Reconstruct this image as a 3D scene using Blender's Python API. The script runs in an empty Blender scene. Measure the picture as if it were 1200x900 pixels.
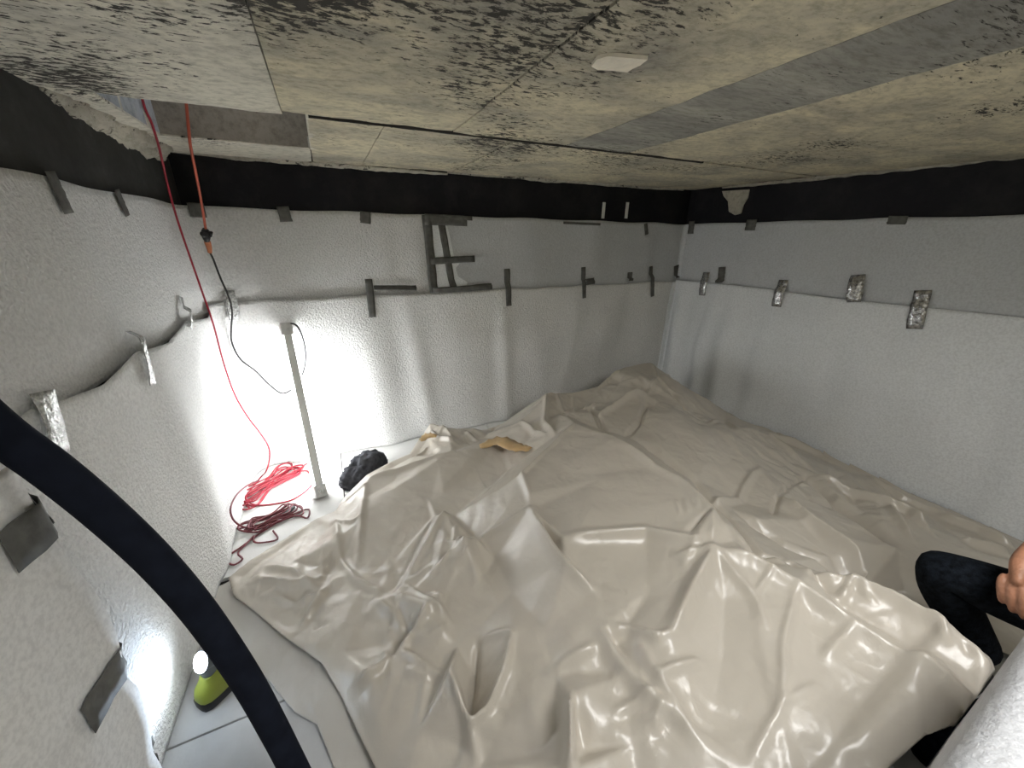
import bpy, bmesh, math, random
import numpy as np
from mathutils import Vector, Matrix, noise
from mathutils.geometry import delaunay_2d_cdt
random.seed(7); rng = np.random.default_rng(11)
S = bpy.context.scene; C = bpy.context.collection
# ------------------------------------------------------------------ camera, world, lights, exposure
F, YAW, PITCH, ROLL = 438.24, .4461, .3718, .0124
cy, sy, cp, sp = math.cos(YAW), math.sin(YAW), math.cos(PITCH), math.sin(PITCH)
FW = Vector((sy*cp, cy*cp, -sp)); R0 = Vector((cy, -sy, 0)); U0 = R0.cross(FW)
RT = math.cos(ROLL)*R0 + math.sin(ROLL)*U0; UP = -math.sin(ROLL)*R0 + math.cos(ROLL)*U0
cam = bpy.data.cameras.new('camera'); cob = bpy.data.objects.new('camera', cam); C.objects.link(cob)
cam.sensor_width = 36; cam.lens = F/1200*36; cam.clip_start = .02
cob.matrix_world = Matrix(((RT.x, UP.x, -FW.x, 0), (RT.y, UP.y, -FW.y, 0), (RT.z, UP.z, -FW.z, 0), (0, 0, 0, 1)))
S.camera = cob
wd = bpy.data.worlds.new('daylight'); S.world = wd; wd.use_nodes = True
wd.node_tree.nodes['Background'].inputs[0].default_value = (.82, .9, 1, 1)
wd.node_tree.nodes['Background'].inputs[1].default_value = 1.2
def area(name, loc, aim, size, power, col, sy_=None, spread=math.pi):
    l = bpy.data.lights.new(name, 'AREA'); l.energy = power; l.color = col; l.size = size; l.spread = spread
    if sy_: l.shape = 'RECTANGLE'; l.size_y = sy_
    o = bpy.data.objects.new(name, l); C.objects.link(o); o.location = loc
    o.rotation_euler = (Vector(aim)-Vector(loc)).to_track_quat('-Z', 'Y').to_euler(); return o
area('hatch_fill', (1.10, -.42, .80), (1.2, .7, -1.6), .82, 17.5, (1, .98, .95))  # unseen fill light, added above and behind the camera to brighten the liner
S.view_settings.view_transform = 'Standard'; S.view_settings.look = 'None'
S.view_settings.gamma = 1; S.view_settings.use_curve_mapping = False
S.view_settings.exposure = 1.15
# ------------------------------------------------------------------ helpers
ZF, ZC, ZB = -1.66, .44, .155
def ray(x, y): return FW + RT*((x-600)/F) - UP*((y-450)/F)
def at_z(x, y, z): d = ray(x, y); return d*(z/d.z)
def floor_at(x, y, h=0): return at_z(x, y, ZF+h)
def at_y(x, y, Y): d = ray(x, y); return d*(Y/d.y)
def at_d(x, y, t): return ray(x, y)*t
def new_mat(name): 
    m = bpy.data.materials.new(name); m.use_nodes = True; nt = m.node_tree
    return m, nt, nt.nodes['Principled BSDF']
def N(nt, t, **kw):
    n = nt.nodes.new(t)
    for k, v in kw.items():
        if k in n.inputs: n.inputs[k].default_value = v
        else: setattr(n, k, v)
    return n
def coord(nt, scale=(1, 1, 1), rot=(0, 0, 0)):
    tc = N(nt, 'ShaderNodeTexCoord'); mp = N(nt, 'ShaderNodeMapping'); mp.inputs['Scale'].default_value = scale; mp.inputs['Rotation'].default_value = rot
    nt.links.new(tc.outputs['Object'], mp.inputs[0]); return mp.outputs[0]
def ramp(nt, fac, stops):
    r = N(nt, 'ShaderNodeValToRGB'); e = r.color_ramp.elements
    while len(e) < len(stops): e.new(.5)
    for i, (p, c) in enumerate(stops): e[i].position = p; e[i].color = (*c, 1) if len(c) == 3 else c
    nt.links.new(fac, r.inputs[0]); return r.outputs[0]
def mixc(nt, f, a, b, mode='MIX'):
    m = N(nt, 'ShaderNodeMix', data_type='RGBA', blend_type=mode)
    for i, v in ((0, f), (6, a), (7, b)):
        if hasattr(v, 'is_output'): nt.links.new(v, m.inputs[i])
        else: m.inputs[i].default_value = v if i == 0 else (*v, 1)
    return m.outputs[2]
def simple(name, col, rough=.6, metal=0, var=.08, vs=12, bump=.0, bs=80, spec=.5, emit=None):
    m, nt, b = new_mat(name)
    nz = N(nt, 'ShaderNodeTexNoise', Scale=vs, Detail=4.0); nt.links.new(coord(nt), nz.inputs['Vector'])
    lo = tuple(max(0, c*(1-var*2)) for c in col); hi = tuple(min(1, c*(1+var*2)) for c in col)
    nt.links.new(ramp(nt, nz.outputs['Fac'], [(.3, lo), (.7, hi)]), b.inputs['Base Color'])
    b.inputs['Roughness'].default_value = rough; b.inputs['Metallic'].default_value = metal
    b.inputs['Specular IOR Level'].default_value = spec
    if bump:
        n2 = N(nt, 'ShaderNodeTexNoise', Scale=bs, Detail=3.0); nt.links.new(coord(nt), n2.inputs['Vector'])
        bp = N(nt, 'ShaderNodeBump', Strength=bump, Distance=.01); nt.links.new(n2.outputs['Fac'], bp.inputs['Height']); nt.links.new(bp.outputs[0], b.inputs['Normal'])
    if emit: b.inputs['Emission Color'].default_value = (*emit[0], 1); b.inputs['Emission Strength'].default_value = emit[1]
    return m
def fleece_mat(name, col, bump, scale=(1, 1, 1)):
    m, nt, b = new_mat(name)
    a = N(nt, 'ShaderNodeTexNoise', Scale=82.0, Detail=3.0, Roughness=.6); nt.links.new(coord(nt, scale), a.inputs['Vector'])
    l = N(nt, 'ShaderNodeTexNoise', Scale=3.0, Detail=3.0); nt.links.new(coord(nt), l.inputs['Vector'])
    c1 = ramp(nt, l.outputs['Fac'], [(.3, tuple(c*.95 for c in col)), (.7, col)])
    c2 = ramp(nt, a.outputs['Fac'], [(.35, (.86, .86, .86)), (.6, (1, 1, 1))])
    nt.links.new(mixc(nt, 1., c1, c2, 'MULTIPLY'), b.inputs['Base Color'])
    b.inputs['Roughness'].default_value = .85; b.inputs['Specular IOR Level'].default_value = .25
    bp = N(nt, 'ShaderNodeBump', Strength=bump, Distance=.012); nt.links.new(a.outputs['Fac'], bp.inputs['Height']); nt.links.new(bp.outputs[0], b.inputs['Normal'])
    return m
def concrete_mat(name, cream, grey, bias, pit=.5, stretch=(1, 1, 1), spots=()):
    m, nt, b = new_mat(name); v = coord(nt); vs = coord(nt, stretch, (0, 0, .25))
    big = N(nt, 'ShaderNodeTexNoise', Scale=2.2, Detail=6.0, Roughness=.62, Distortion=.6); nt.links.new(vs, big.inputs['Vector'])
    # honeycombed pour marks: (x, y, radius) in the slab, rough and grey towards their middle
    tco = N(nt, 'ShaderNodeTexCoord'); wob = N(nt, 'ShaderNodeTexNoise', Scale=2.6, Detail=5.0, Roughness=.65); nt.links.new(v, wob.inputs['Vector'])
    acc = None
    for sx_, sy_, sr_ in spots:
        vd = N(nt, 'ShaderNodeVectorMath', operation='DISTANCE'); nt.links.new(tco.outputs['Object'], vd.inputs[0]); vd.inputs[1].default_value = (sx_, sy_, .44)
        mr_ = N(nt, 'ShaderNodeMapRange'); nt.links.new(vd.outputs['Value'], mr_.inputs[0]); mr_.inputs[1].default_value = 0; mr_.inputs[2].default_value = sr_; mr_.inputs[3].default_value = .34; mr_.inputs[4].default_value = 0
        if acc is None: acc = mr_.outputs[0]
        else:
            mm_ = N(nt, 'ShaderNodeMath', operation='MAXIMUM'); nt.links.new(acc, mm_.inputs[0]); nt.links.new(mr_.outputs[0], mm_.inputs[1]); acc = mm_.outputs[0]
    sp_out = None
    if acc is not None:
        ml = N(nt, 'ShaderNodeMath', operation='MULTIPLY'); nt.links.new(acc, ml.inputs[0]); nt.links.new(wob.outputs['Fac'], ml.inputs[1]); sp_out = ml.outputs[0]
        sb = N(nt, 'ShaderNodeMath', operation='MULTIPLY_ADD'); nt.links.new(sp_out, sb.inputs[0]); sb.inputs[1].default_value = -1.3; nt.links.new(big.outputs['Fac'], sb.inputs[2]); bigf = sb.outputs[0]
    else: bigf = big.outputs['Fac']
    c1 = ramp(nt, bigf, [(bias-.2, grey), (bias+.0, tuple((x+y)/2 for x, y in zip(cream, grey))), (bias+.16, cream)])
    fine = N(nt, 'ShaderNodeTexNoise', Scale=26.0, Detail=6.0, Roughness=.7); nt.links.new(vs, fine.inputs['Vector'])
    c2 = ramp(nt, fine.outputs['Fac'], [(.3, (.62, .62, .6)), (.55, (1, 1, 1))])
    c = mixc(nt, 1., c1, c2, 'MULTIPLY')
    # pits gather in honeycombed patches
    patch = N(nt, 'ShaderNodeTexNoise', Scale=1.5, Detail=3.0); nt.links.new(v, patch.inputs['Vector'])
    pits = N(nt, 'ShaderNodeTexNoise', Scale=28.0, Detail=6.0, Roughness=.68, Distortion=.3); nt.links.new(coord(nt, (stretch[0]*1.0, stretch[1]*1.5, 1), (0, 0, .3)), pits.inputs['Vector'])
    add = N(nt, 'ShaderNodeMath', operation='MULTIPLY_ADD'); nt.links.new(patch.outputs['Fac'], add.inputs[0]); add.inputs[1].default_value = .85; nt.links.new(pits.outputs['Fac'], add.inputs[2])
    sub_ = N(nt, 'ShaderNodeMath', operation='SUBTRACT'); nt.links.new(add.outputs[0], sub_.inputs[0]); sub_.inputs[1].default_value = .2; addf = sub_.outputs[0]
    if sp_out is not None:
        a2 = N(nt, 'ShaderNodeMath', operation='MULTIPLY_ADD'); nt.links.new(sp_out, a2.inputs[0]); a2.inputs[1].default_value = .27; nt.links.new(addf, a2.inputs[2]); addf = a2.outputs[0]
    pm = ramp(nt, addf, [(.875-.07*pit, (0, 0, 0)), (.935-.07*pit, (1, 1, 1))])
    c = mixc(nt, pm, c, (.06, .057, .05))
    nt.links.new(c, b.inputs['Base Color']); b.inputs['Roughness'].default_value = .9; b.inputs['Specular IOR Level'].default_value = .2
    hm = mixc(nt, pm, fine.outputs['Color'], (0, 0, 0))
    bp = N(nt, 'ShaderNodeBump', Strength=.55, Distance=.012); nt.links.new(hm, bp.inputs['Height']); nt.links.new(bp.outputs[0], b.inputs['Normal'])
    return m
M = {}
M['fleece_up'] = fleece_mat('fleece_grey_side', (.65, .67, .69), .35, (1, 1, 1))
M['fleece_rough'] = fleece_mat('fleece_fluffy_side', (.88, .88, .865), 1.0)
M['fleece_low'] = fleece_mat('fleece_smooth_side', (.88, .905, .925), .18)
M['fleece_near'] = fleece_mat('fleece_felt_side', (.86, .86, .845), .07)
M['fleece_ledge'] = fleece_mat('fleece_ledge', (.70, .71, .735), .35)
SPOTS = ((.42, .95, .62), (.85, 1.0, .38), (1.4, .45, .38), (.1, .9, .35))
M['conc'] = concrete_mat('concrete_cream', (.72, .66, .48), (.33, .315, .27), .43, .6, (1, 1.6, 1), SPOTS)
M['conc_grey'] = concrete_mat('concrete_grey', (.46, .45, .39), (.27, .265, .24), .5, .5, (.6, 2.4, 1), SPOTS)
M['conc_light'] = concrete_mat('concrete_pale', (.72, .69, .58), (.5, .48, .42), .40, .3, (1, 1.6, 1), SPOTS)
M['conc_honey'] = concrete_mat('concrete_honeycombed', (.60, .56, .46), (.25, .245, .22), .5, 1.35, (1, 1.8, 1))
M['shaft'] = concrete_mat('shaft_concrete', (.36, .31, .25), (.25, .22, .18), .5, -2.)
M['shaft_pale'] = concrete_mat('shaft_concrete_pale', (.5, .52, .55), (.36, .38, .4), .5, -2.)
M['mortar'] = concrete_mat('mortar', (.55, .52, .43), (.36, .34, .29), .45, .7)
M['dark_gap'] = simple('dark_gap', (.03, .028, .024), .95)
M['tape'] = simple('grey_tape', (.115, .115, .105), .75, 0, .12, 30, .15, 60)
M['tape_silver'] = simple('silver_tape', (.45, .45, .45), .22, .75, .3, 60, .6, 45)
M['tape_clear'] = simple('crinkled_tape', (.55, .56, .55), .18, .35, .25, 90, .9, 60)
M['hose'] = simple('black_hose', (.011, .014, .024), .9, 0, .1, 20, 0, 80, .12)
M['panel'] = simple('floor_panel_grey', (.47, .475, .48), .6, 0, .07, 5, .12, 60)
M['panel_white'] = simple('floor_panel_white', (.72, .72, .70), .6, 0, .04, 5, .1, 60)
M['paper'] = simple('label_paper', (.7, .72, .73), .6, 0, .02)
M['ink'] = simple('label_ink', (.12, .13, .15), .7)
M['lamp_case'] = simple('lamp_housing', (.8, .8, .76), .45, 0, .03, 8)
M['lamp_end'] = simple('lamp_end_cap', (.6, .6, .58), .35, .0, .1, 30)
M['red'] = simple('red_cable', (.34, .018, .035), .45)
M['darkred'] = simple('dark_red_cable', (.16, .03, .04), .5)
M['orange'] = simple('orange_cable', (.5, .10, .05), .5)
M['black'] = simple('black_plastic', (.012, .012, .014), .45)
M['plug'] = simple('orange_plug', (.5, .17, .07), .5)
M['greycable'] = simple('grey_cable', (.014, .014, .014), .5)
M['lime'] = simple('lime_plastic', (.24, .28, .035), .45, 0, .06)
M['lamp_grey'] = simple('grey_plastic', (.12, .14, .15), .45)
M['cloth'] = simple('dark_grey_cloth', (.085, .087, .097), .9, 0, .15, 40, .4, 300, .1)
M['jeans'] = simple('navy_jeans', (.006, .008, .011), .95, 0, .35, 60, .4, 220, .08)
M['shirt'] = simple('dark_shirt', (.03, .035, .04), .9)
M['skin'] = simple('skin', (.36, .17, .10), .5, 0, .12, 30, .2, 140)
M['nail'] = simple('nail', (.5, .3, .22), .35)
M['hair'] = simple('hair', (.03, .02, .012), .6)
M['boot'] = simple('boot', (.012, .012, .012), .7)
M['flake'] = simple('cream_plaster', (.80, .75, .62), .85, 0, .06, 20, .4, 60)
M['tan'] = simple('tan_tarp_reverse', (.58, .40, .20), .4)
def emit_mat(name, col, st):
    m, nt, b = new_mat(name); b.inputs['Base Color'].default_value = (*col, 1)
    b.inputs['Emission Color'].default_value = (*col, 1); b.inputs['Emission Strength'].default_value = st; return m
M['tube'] = emit_mat('led_diffuser', (.97, .99, 1), 16)
M['lens'] = emit_mat('torch_lens', (.85, .93, 1), 25)
# black bitumen band on the concrete walls
m, nt, b = new_mat('black_bitumen'); M['bitumen'] = m
nz = N(nt, 'ShaderNodeTexNoise', Scale=3.0, Detail=8.0, Roughness=.7); nt.links.new(coord(nt), nz.inputs['Vector'])
nt.links.new(ramp(nt, nz.outputs['Fac'], [(.45, (.006, .006, .009)), (.72, (.022, .022, .022))]), b.inputs['Base Color'])
b.inputs['Roughness'].default_value = .6; b.inputs['Specular IOR Level'].default_value = .25
n2 = N(nt, 'ShaderNodeTexNoise', Scale=40.0, Detail=5.0); nt.links.new(coord(nt), n2.inputs['Vector'])
bp = N(nt, 'ShaderNodeBump', Strength=.4, Distance=.01); nt.links.new(n2.outputs['Fac'], bp.inputs['Height']); nt.links.new(bp.outputs[0], b.inputs['Normal'])
m, nt, b = new_mat('black_bitumen_mottled'); M['bitumen_mottled'] = m  # greyer, cloudy version of the bitumen for the left wall
nz = N(nt, 'ShaderNodeTexNoise', Scale=2.2, Detail=8.0, Roughness=.72); nt.links.new(coord(nt), nz.inputs['Vector'])
nt.links.new(ramp(nt, nz.outputs['Fac'], [(.4, (.012, .012, .011)), (.58, (.035, .036, .034)), (.8, (.10, .10, .095))]), b.inputs['Base Color'])
b.inputs['Roughness'].default_value = .75
# beige glossy liner
def liner_mat(name, col):
    m, nt, b = new_mat(name)
    nz = N(nt, 'ShaderNodeTexNoise', Scale=2.5, Detail=3.0); nt.links.new(coord(nt), nz.inputs['Vector'])
    nt.links.new(ramp(nt, nz.outputs['Fac'], [(.3, tuple(c*.95 for c in col)), (.7, col)]), b.inputs['Base Color'])
    b.inputs['Roughness'].default_value = .31; b.inputs['Specular IOR Level'].default_value = .6
    n2 = N(nt, 'ShaderNodeTexNoise', Scale=14.0, Detail=3.0, Distortion=1.2); nt.links.new(coord(nt), n2.inputs['Vector'])
    bp = N(nt, 'ShaderNodeBump', Strength=.10, Distance=.02); nt.links.new(n2.outputs['Fac'], bp.inputs['Height'])
    # hard little creases of handled plastic
    ws = N(nt, 'ShaderNodeTexNoise', Scale=5.0, Detail=2.0); nt.links.new(coord(nt), ws.inputs['Vector'])
    wv = mixc(nt, .12, (0, 0, 0), (0, 0, 0), 'ADD'); mx = wv.node; mx.inputs[0].default_value = .16; nt.links.new(coord(nt, (1, 1, .6)), mx.inputs[6]); nt.links.new(ws.outputs['Color'], mx.inputs[7])
    vo = N(nt, 'ShaderNodeTexVoronoi', feature='F1', Scale=11.0); nt.links.new(wv, vo.inputs['Vector'])
    v2 = N(nt, 'ShaderNodeTexVoronoi', feature='F1', Scale=27.0); nt.links.new(wv, v2.inputs['Vector'])
    ms = N(nt, 'ShaderNodeTexNoise', Scale=3.2, Detail=2.0); nt.links.new(coord(nt), ms.inputs['Vector'])
    mr = ramp(nt, ms.outputs['Fac'], [(.48, (.06, .06, .06)), (.66, (1, 1, 1))])
    ad = N(nt, 'ShaderNodeMath', operation='MULTIPLY_ADD'); nt.links.new(v2.outputs['Distance'], ad.inputs[0]); ad.inputs[1].default_value = .4; nt.links.new(vo.outputs['Distance'], ad.inputs[2])
    st = N(nt, 'ShaderNodeMath', operation='MULTIPLY'); nt.links.new(mr, st.inputs[0]); st.inputs[1].default_value = .24
    b2_ = N(nt, 'ShaderNodeBump', Distance=.022); nt.links.new(st.outputs[0], b2_.inputs['Strength']); nt.links.new(ad.outputs[0], b2_.inputs['Height']); nt.links.new(bp.outputs[0], b2_.inputs['Normal'])
    nt.links.new(b2_.outputs[0], b.inputs['Normal'])
    return m
M['liner'] = liner_mat('beige_liner', (.56, .515, .445))
M['liner_under'] = liner_mat('beige_liner_lower_fold', (.53, .51, .47))

def link(name, me, mat, parent=None, label=None, cat=None, group=None, kind=None, smooth=False):
    o = bpy.data.objects.new(name, me); C.objects.link(o)
    if mat: me.materials.append(mat)
    if parent: o.parent = parent
    if label: o['label'] = label
    if cat: o['category'] = cat
    if group: o['group'] = group
    if kind: o['kind'] = kind
    if smooth: me.shade_smooth()
    return o
def pyd(name, v, f, mat, parent=None, smooth=False, **k):
    me = bpy.data.meshes.new(name); me.from_pydata([tuple(x) for x in v], [], f); me.update()
    return link(name, me, mat, parent, smooth=smooth, **k)
def thing(name, label, cat, loc=(0, 0, 0), group=None):
    o = bpy.data.objects.new(name, None); C.objects.link(o); o.location = loc; o.empty_display_size = .1
    o['label'] = label; o['category'] = cat
    if group: o['group'] = group
    bpy.context.view_layer.update() if False else None
    return o
def child(o, root):           # keep world-space vertices although the root sits elsewhere
    o.parent = root; o.matrix_parent_inverse = Matrix.Translation(-root.location) if root.type == 'EMPTY' else Matrix.Identity(4); return o
def grid_faces(nu, nv, close=False):
    f = []
    for i in range(nu-1):
        for j in range(nv if close else nv-1):
            f.append((i*nv+j, (i+1)*nv+j, (i+1)*nv+(j+1) % nv, i*nv+(j+1) % nv))
    return f
def catmull(P, n):
    P = [Vector(p) for p in P]; out = []
    Q = [2*P[0]-P[1]]+P+[2*P[-1]-P[-2]]
    for i in range(1, len(Q)-2):
        a, b_, c, d = Q[i-1:i+3]
        for k in range(n):
            t = k/n; out.append(.5*((2*b_)+(c-a)*t+(2*a-5*b_+4*c-d)*t*t+(3*b_-a-3*c+d)*t**3))
    out.append(P[-1]); return out
def tube_geo(path, rad, seg=8, flat=1.):
    v, f = [], []; n = len(path); up = Vector((0, 0, 1)); prev = None
    for i, p in enumerate(path):
        t = (path[min(i+1, n-1)]-path[max(i-1, 0)]).normalized()
        if prev is None:
            a = t.cross(up if abs(t.z) < .9 else Vector((1, 0, 0))).normalized()
        else: a = (prev - t*prev.dot(t)).normalized()
        prev = a; b_ = t.cross(a); r = rad(i/(n-1)) if callable(rad) else rad
        for k in range(seg):
            w = 2*math.pi*k/seg; v.append(p+a*(r*math.cos(w))+b_*(r*flat*math.sin(w)))
    f = grid_faces(n, seg, True); f.append(tuple(range(seg))[::-1]); f.append(tuple((n-1)*seg+k for k in range(seg)))
    return v, f
def tube(name, path, rad, mat, parent=None, seg=8, sub=8, **k):
    v, f = tube_geo(catmull(path, sub) if sub else [Vector(p) for p in path], rad, seg); o = pyd(name, v, f, mat, None, True, **k)
    if parent: child(o, parent)
    return o
def box_bm(bm, lo, hi, bevel=0, mat=None):
    r = bmesh.ops.create_cube(bm, size=1); vs = r['verts']
    for v in vs: v.co = Vector([lo[i]+(v.co[i]+.5)*(hi[i]-lo[i]) for i in range(3)])
    if bevel: bmesh.ops.bevel(bm, geom=list({e for v in vs for e in v.link_edges}), offset=bevel, segments=2, affect='EDGES', profile=.6)
    if mat is not None: bmesh.ops.transform(bm, matrix=mat, verts=bm.verts[:])
def box(name, lo, hi, mat, parent=None, bevel=0, mx=None, **k):
    bm = bmesh.new(); box_bm(bm, lo, hi, bevel, mx); me = bpy.data.meshes.new(name); bm.to_mesh(me); bm.free()
    o = link(name, me, mat, **k)
    if parent: child(o, parent)
    return o
def struct(o): o['kind'] = 'structure'; return o
# ------------------------------------------------------------------ room shell
XLW = lambda y: -.7201+.0215*(y-3.033)       # left wall line
XRW = lambda y: 3.4223-.0523*(y-3.033)       # right wall line
YB, YN = 3.033, -1.25
def wall(name, a, b_, out, mat):
    a, b_, out = Vector(a), Vector(b_), Vector(out)
    nx, nz = 60, 24; v = []; d = (b_-a)
    for layer in (0, 1):
        for i in range(nx+1):
            for j in range(nz+1):
                p = a+d*(i/nx); z = ZF+(ZC+.06-ZF)*j/nz
                q = Vector((p.x, p.y, z)) + out*(.15*layer)
                if layer == 0: q += out*(.006*noise.noise(Vector((p.x*3, p.y*3, z*5)))-.0)
                v.append(q)
    n1 = (nx+1)*(nz+1); f = grid_faces(nx+1, nz+1); f2 = [tuple(i+n1 for i in q[::-1]) for q in f]
    return struct(pyd(name, v, f+f2, mat, None, False))
wl = wall('wall_left', (XLW(YN), YN, 0), (XLW(YB+.1), YB+.1, 0), (-1, 0, 0), M['bitumen_mottled'])
wb = wall('wall_back', (XLW(YB)-.1, YB, 0), (XRW(YB)+.12, YB, 0), (0, 1, 0), M['bitumen'])
wr = wall('wall_right', (XRW(YN), YN, 0), (XRW(YB+.1), YB+.1, 0), (1, 0, 0), M['bitumen'])
wn = wall('wall_near', (XLW(YN), YN, 0), (XRW(YN), YN, 0), (0, -1, 0), M['conc_light'])
# floor slab with insulation panels on it
fl = struct(box('floor', (-1.0, -1.45, ZF-.25), (3.9, 3.2, ZF-.022), M['dark_gap']))
def panel(lo, hi, mat):
    o = box('floor_panel', (lo[0], lo[1], ZF-.022), (hi[0], hi[1]-(.035 if abs(hi[1]-1.926) < .01 else 0), ZF+random.uniform(-.001, .001)), mat, bevel=.003); o.parent = fl; return o
ys = [-1.2, -.05, 1.175, 1.93, 3.02]
for i in range(4):
    xs = [-.77, -.12, 1.15, 2.4, 3.38] if i == 3 else [-.79 if i == 2 else (-.80 if i else -.82), .55, 1.8, 3.45]
    for j in range(len(xs)-1):
        panel((xs[j]+.003, ys[i]+.003), (xs[j+1]-.003, ys[i+1]-.004), M['panel_white'] if (i == 3) else M['panel'])
lab = box('floor_panel_label', (-.27, 2.58, ZF+.0005), (-.13, 2.83, ZF+.003), M['paper']); lab.parent = fl
bm = bmesh.new()
for k, (x0, x1, y0, y1) in enumerate([(-.25, -.225, 2.74, 2.80), (-.215, -.195, 2.74, 2.80), (-.25, -.232, 2.62, 2.68), (-.222, -.215, 2.62, 2.70), (-.175, -.16, 2.7, 2.8)]):
    for q in range(4): box_bm(bm, (x0, y0+(y1-y0)*q/4, ZF+.0028), (x1-(q % 2)*.005, y0+(y1-y0)*(q+.6)/4, ZF+.0036))
me = bpy.data.meshes.new('label_print'); bm.to_mesh(me); bm.free(); o = link('label_print', me, M['ink']); o.parent = lab
# ceiling: slab pieces round the shaft and the added hatch, then formwork panels under it
HX0, HX1, HY0, HY1 = -.615, .012, 1.955, 2.565      # shaft
AX0, AX1, AY0, AY1 = .6, 1.6, -.92, .06             # unseen hatch behind the camera, added for the fill light
def zc(x, y=2.): return .434+.010*x-.028*min(1, max(0, (x-1.6)/1.6))*min(1, max(0, (2.3-y)/1.4))
bm = bmesh.new()
g_ = .06; a0, a1, b0_, b1 = AX0-g_, AX1+g_, AY0-g_, AY1+g_; c0, c1_, d0, d1 = HX0-g_, HX1+g_, HY0-g_, HY1+g_
for lo, hi in [((-1, -1.4), (3.9, b0_)), ((-1, b0_), (a0, b1)), ((a1, b0_), (3.9, b1)), ((-1, b1), (3.9, d0)),
               ((-1, d0), (c0, d1)), ((c1_, d0), (3.9, d1)), ((-1, d1), (3.9, 3.2))]:
    box_bm(bm, (lo[0], lo[1], ZC+.04), (hi[0], hi[1], ZC+.22))
me = bpy.data.meshes.new('ceiling'); bm.to_mesh(me); bm.free(); ceil = struct(link('ceiling', me, M['dark_gap']))
def cpanel(x0, x1, y0, y1, mat, dz=0, jag=0.006):
    bm = bmesh.new(); nx = max(2, int((x1-x0)/.035)); ny = max(2, int((y1-y0)/.035)); V = {}
    for i in range(nx+1):
        for j in range(ny+1):
            x = x0+(x1-x0)*i/nx; y = y0+(y1-y0)*j/ny
            e = i in (0, nx) or j in (0, ny)
            n1 = noise.noise(Vector((x*9, y*9, 3.1))); n2 = noise.noise(Vector((x*28, y*28, 7.7)))
            z = zc(x, y)+dz+.004*n1+.0025*n2
            if j in (0, ny): y += jag*(n2-.4)*(1 if j else -1)
            if i in (0, nx): x += jag*.25*(n2-.2)*(1 if i else -1)
            V[i, j] = bm.verts.new((x, y, z+(.003 if e else 0)))
    for i in range(nx):
        for j in range(ny): bm.faces.new((V[i, j], V[i, j+1], V[i+1, j+1], V[i+1, j]))
    r = bmesh.ops.extrude_face_region(bm, geom=bm.faces[:])
    for g in r['geom']:
        if isinstance(g, bmesh.types.BMVert): g.co.z = ZC+.05
    bmesh.ops.recalc_face_normals(bm, faces=bm.faces[:])
    me = bpy.data.meshes.new('concrete_panel'); bm.to_mesh(me); bm.free(); o = link('concrete_panel', me, mat); o.parent = ceil; o.data.shade_smooth()
    me.set_sharp_from_angle(angle=.6); return o
YJ = 1.915
cpanel(-.80, -.0705, AY1, HY0-.004, M['conc_light'])
cpanel(-.072, HX1, YJ+.005, 3.03, M['conc_light']) if False else None
fx = [-.07, .60, 1.2, 1.62, 2.2, 2.8, 3.62]; fm = ['conc', 'conc', 'conc_grey', 'conc', 'conc', 'conc']
for i in range(6): cpanel(fx[i]+.002, fx[i+1]-.002, AY1, YJ-.004, M[fm[i]], random.uniform(-.002, .002))
bx = [.015, .31, .93, 1.5, 2.1, 2.75, 3.46]
for i in range(6): cpanel(bx[i]+.002, bx[i+1]-.002, YJ+.015, 3.03, M['conc'], random.uniform(-.001, .003))
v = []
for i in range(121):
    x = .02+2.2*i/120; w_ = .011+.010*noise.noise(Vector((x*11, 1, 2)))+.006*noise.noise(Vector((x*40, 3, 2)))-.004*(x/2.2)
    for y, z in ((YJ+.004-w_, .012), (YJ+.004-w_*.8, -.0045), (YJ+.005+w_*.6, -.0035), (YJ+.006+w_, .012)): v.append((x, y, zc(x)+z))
o = pyd('joint_shade_strip', v, grid_faces(121, 4), M['dark_gap'], None, True); o.parent = ceil  # dark strip laid over the open joint, standing in for its shade
cpanel(-.73, .012, HY1, 3.03, M['conc_light'], .0, .012)       # strip between shaft and back wall
cpanel(-.735, HX0, HY0-.003, HY1, M['conc_light'], 0, .01)
for x0, x1, y0, y1 in [(-.82, AX0, -1.2, AY1), (AX1, 3.62, -1.2, AY1), (AX0, AX1, -1.2, AY0)]: cpanel(x0, x1, y0, y1, M['conc'])
# shaft walls rising from the hole, open to the sky above
for lo, hi, mm in [((HX0-.08, HY0-.05, ZC-.002), (HX0, HY1+.05, 1.25), 'shaft_pale'), ((HX1, HY0-.05, ZC-.002), (HX1+.08, HY1+.05, 1.25), 'conc_light'),
               ((HX0, HY1, ZC-.002), (HX1, HY1+.08, 1.25), 'shaft'), ((HX0, HY0-.08, ZC+.03), (HX1, HY0, 1.25), 'shaft')]:
    o = box('shaft_wall', lo, hi, M[mm]); o.parent = ceil
for lo, hi in [((AX0-.08, AY0-.08), (AX0, AY1+.08)), ((AX1, AY0-.08), (AX1+.08, AY1+.08)), ((AX0, AY0-.08), (AX1, AY0)), ((AX0, AY1), (AX1, AY1+.08))]:
    o = box('added_hatch_curb', (*lo, ZC+.03), (*hi, .85), M['conc_light']); o.parent = ceil  # curb of the unseen hatch, added with the fill light
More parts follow.
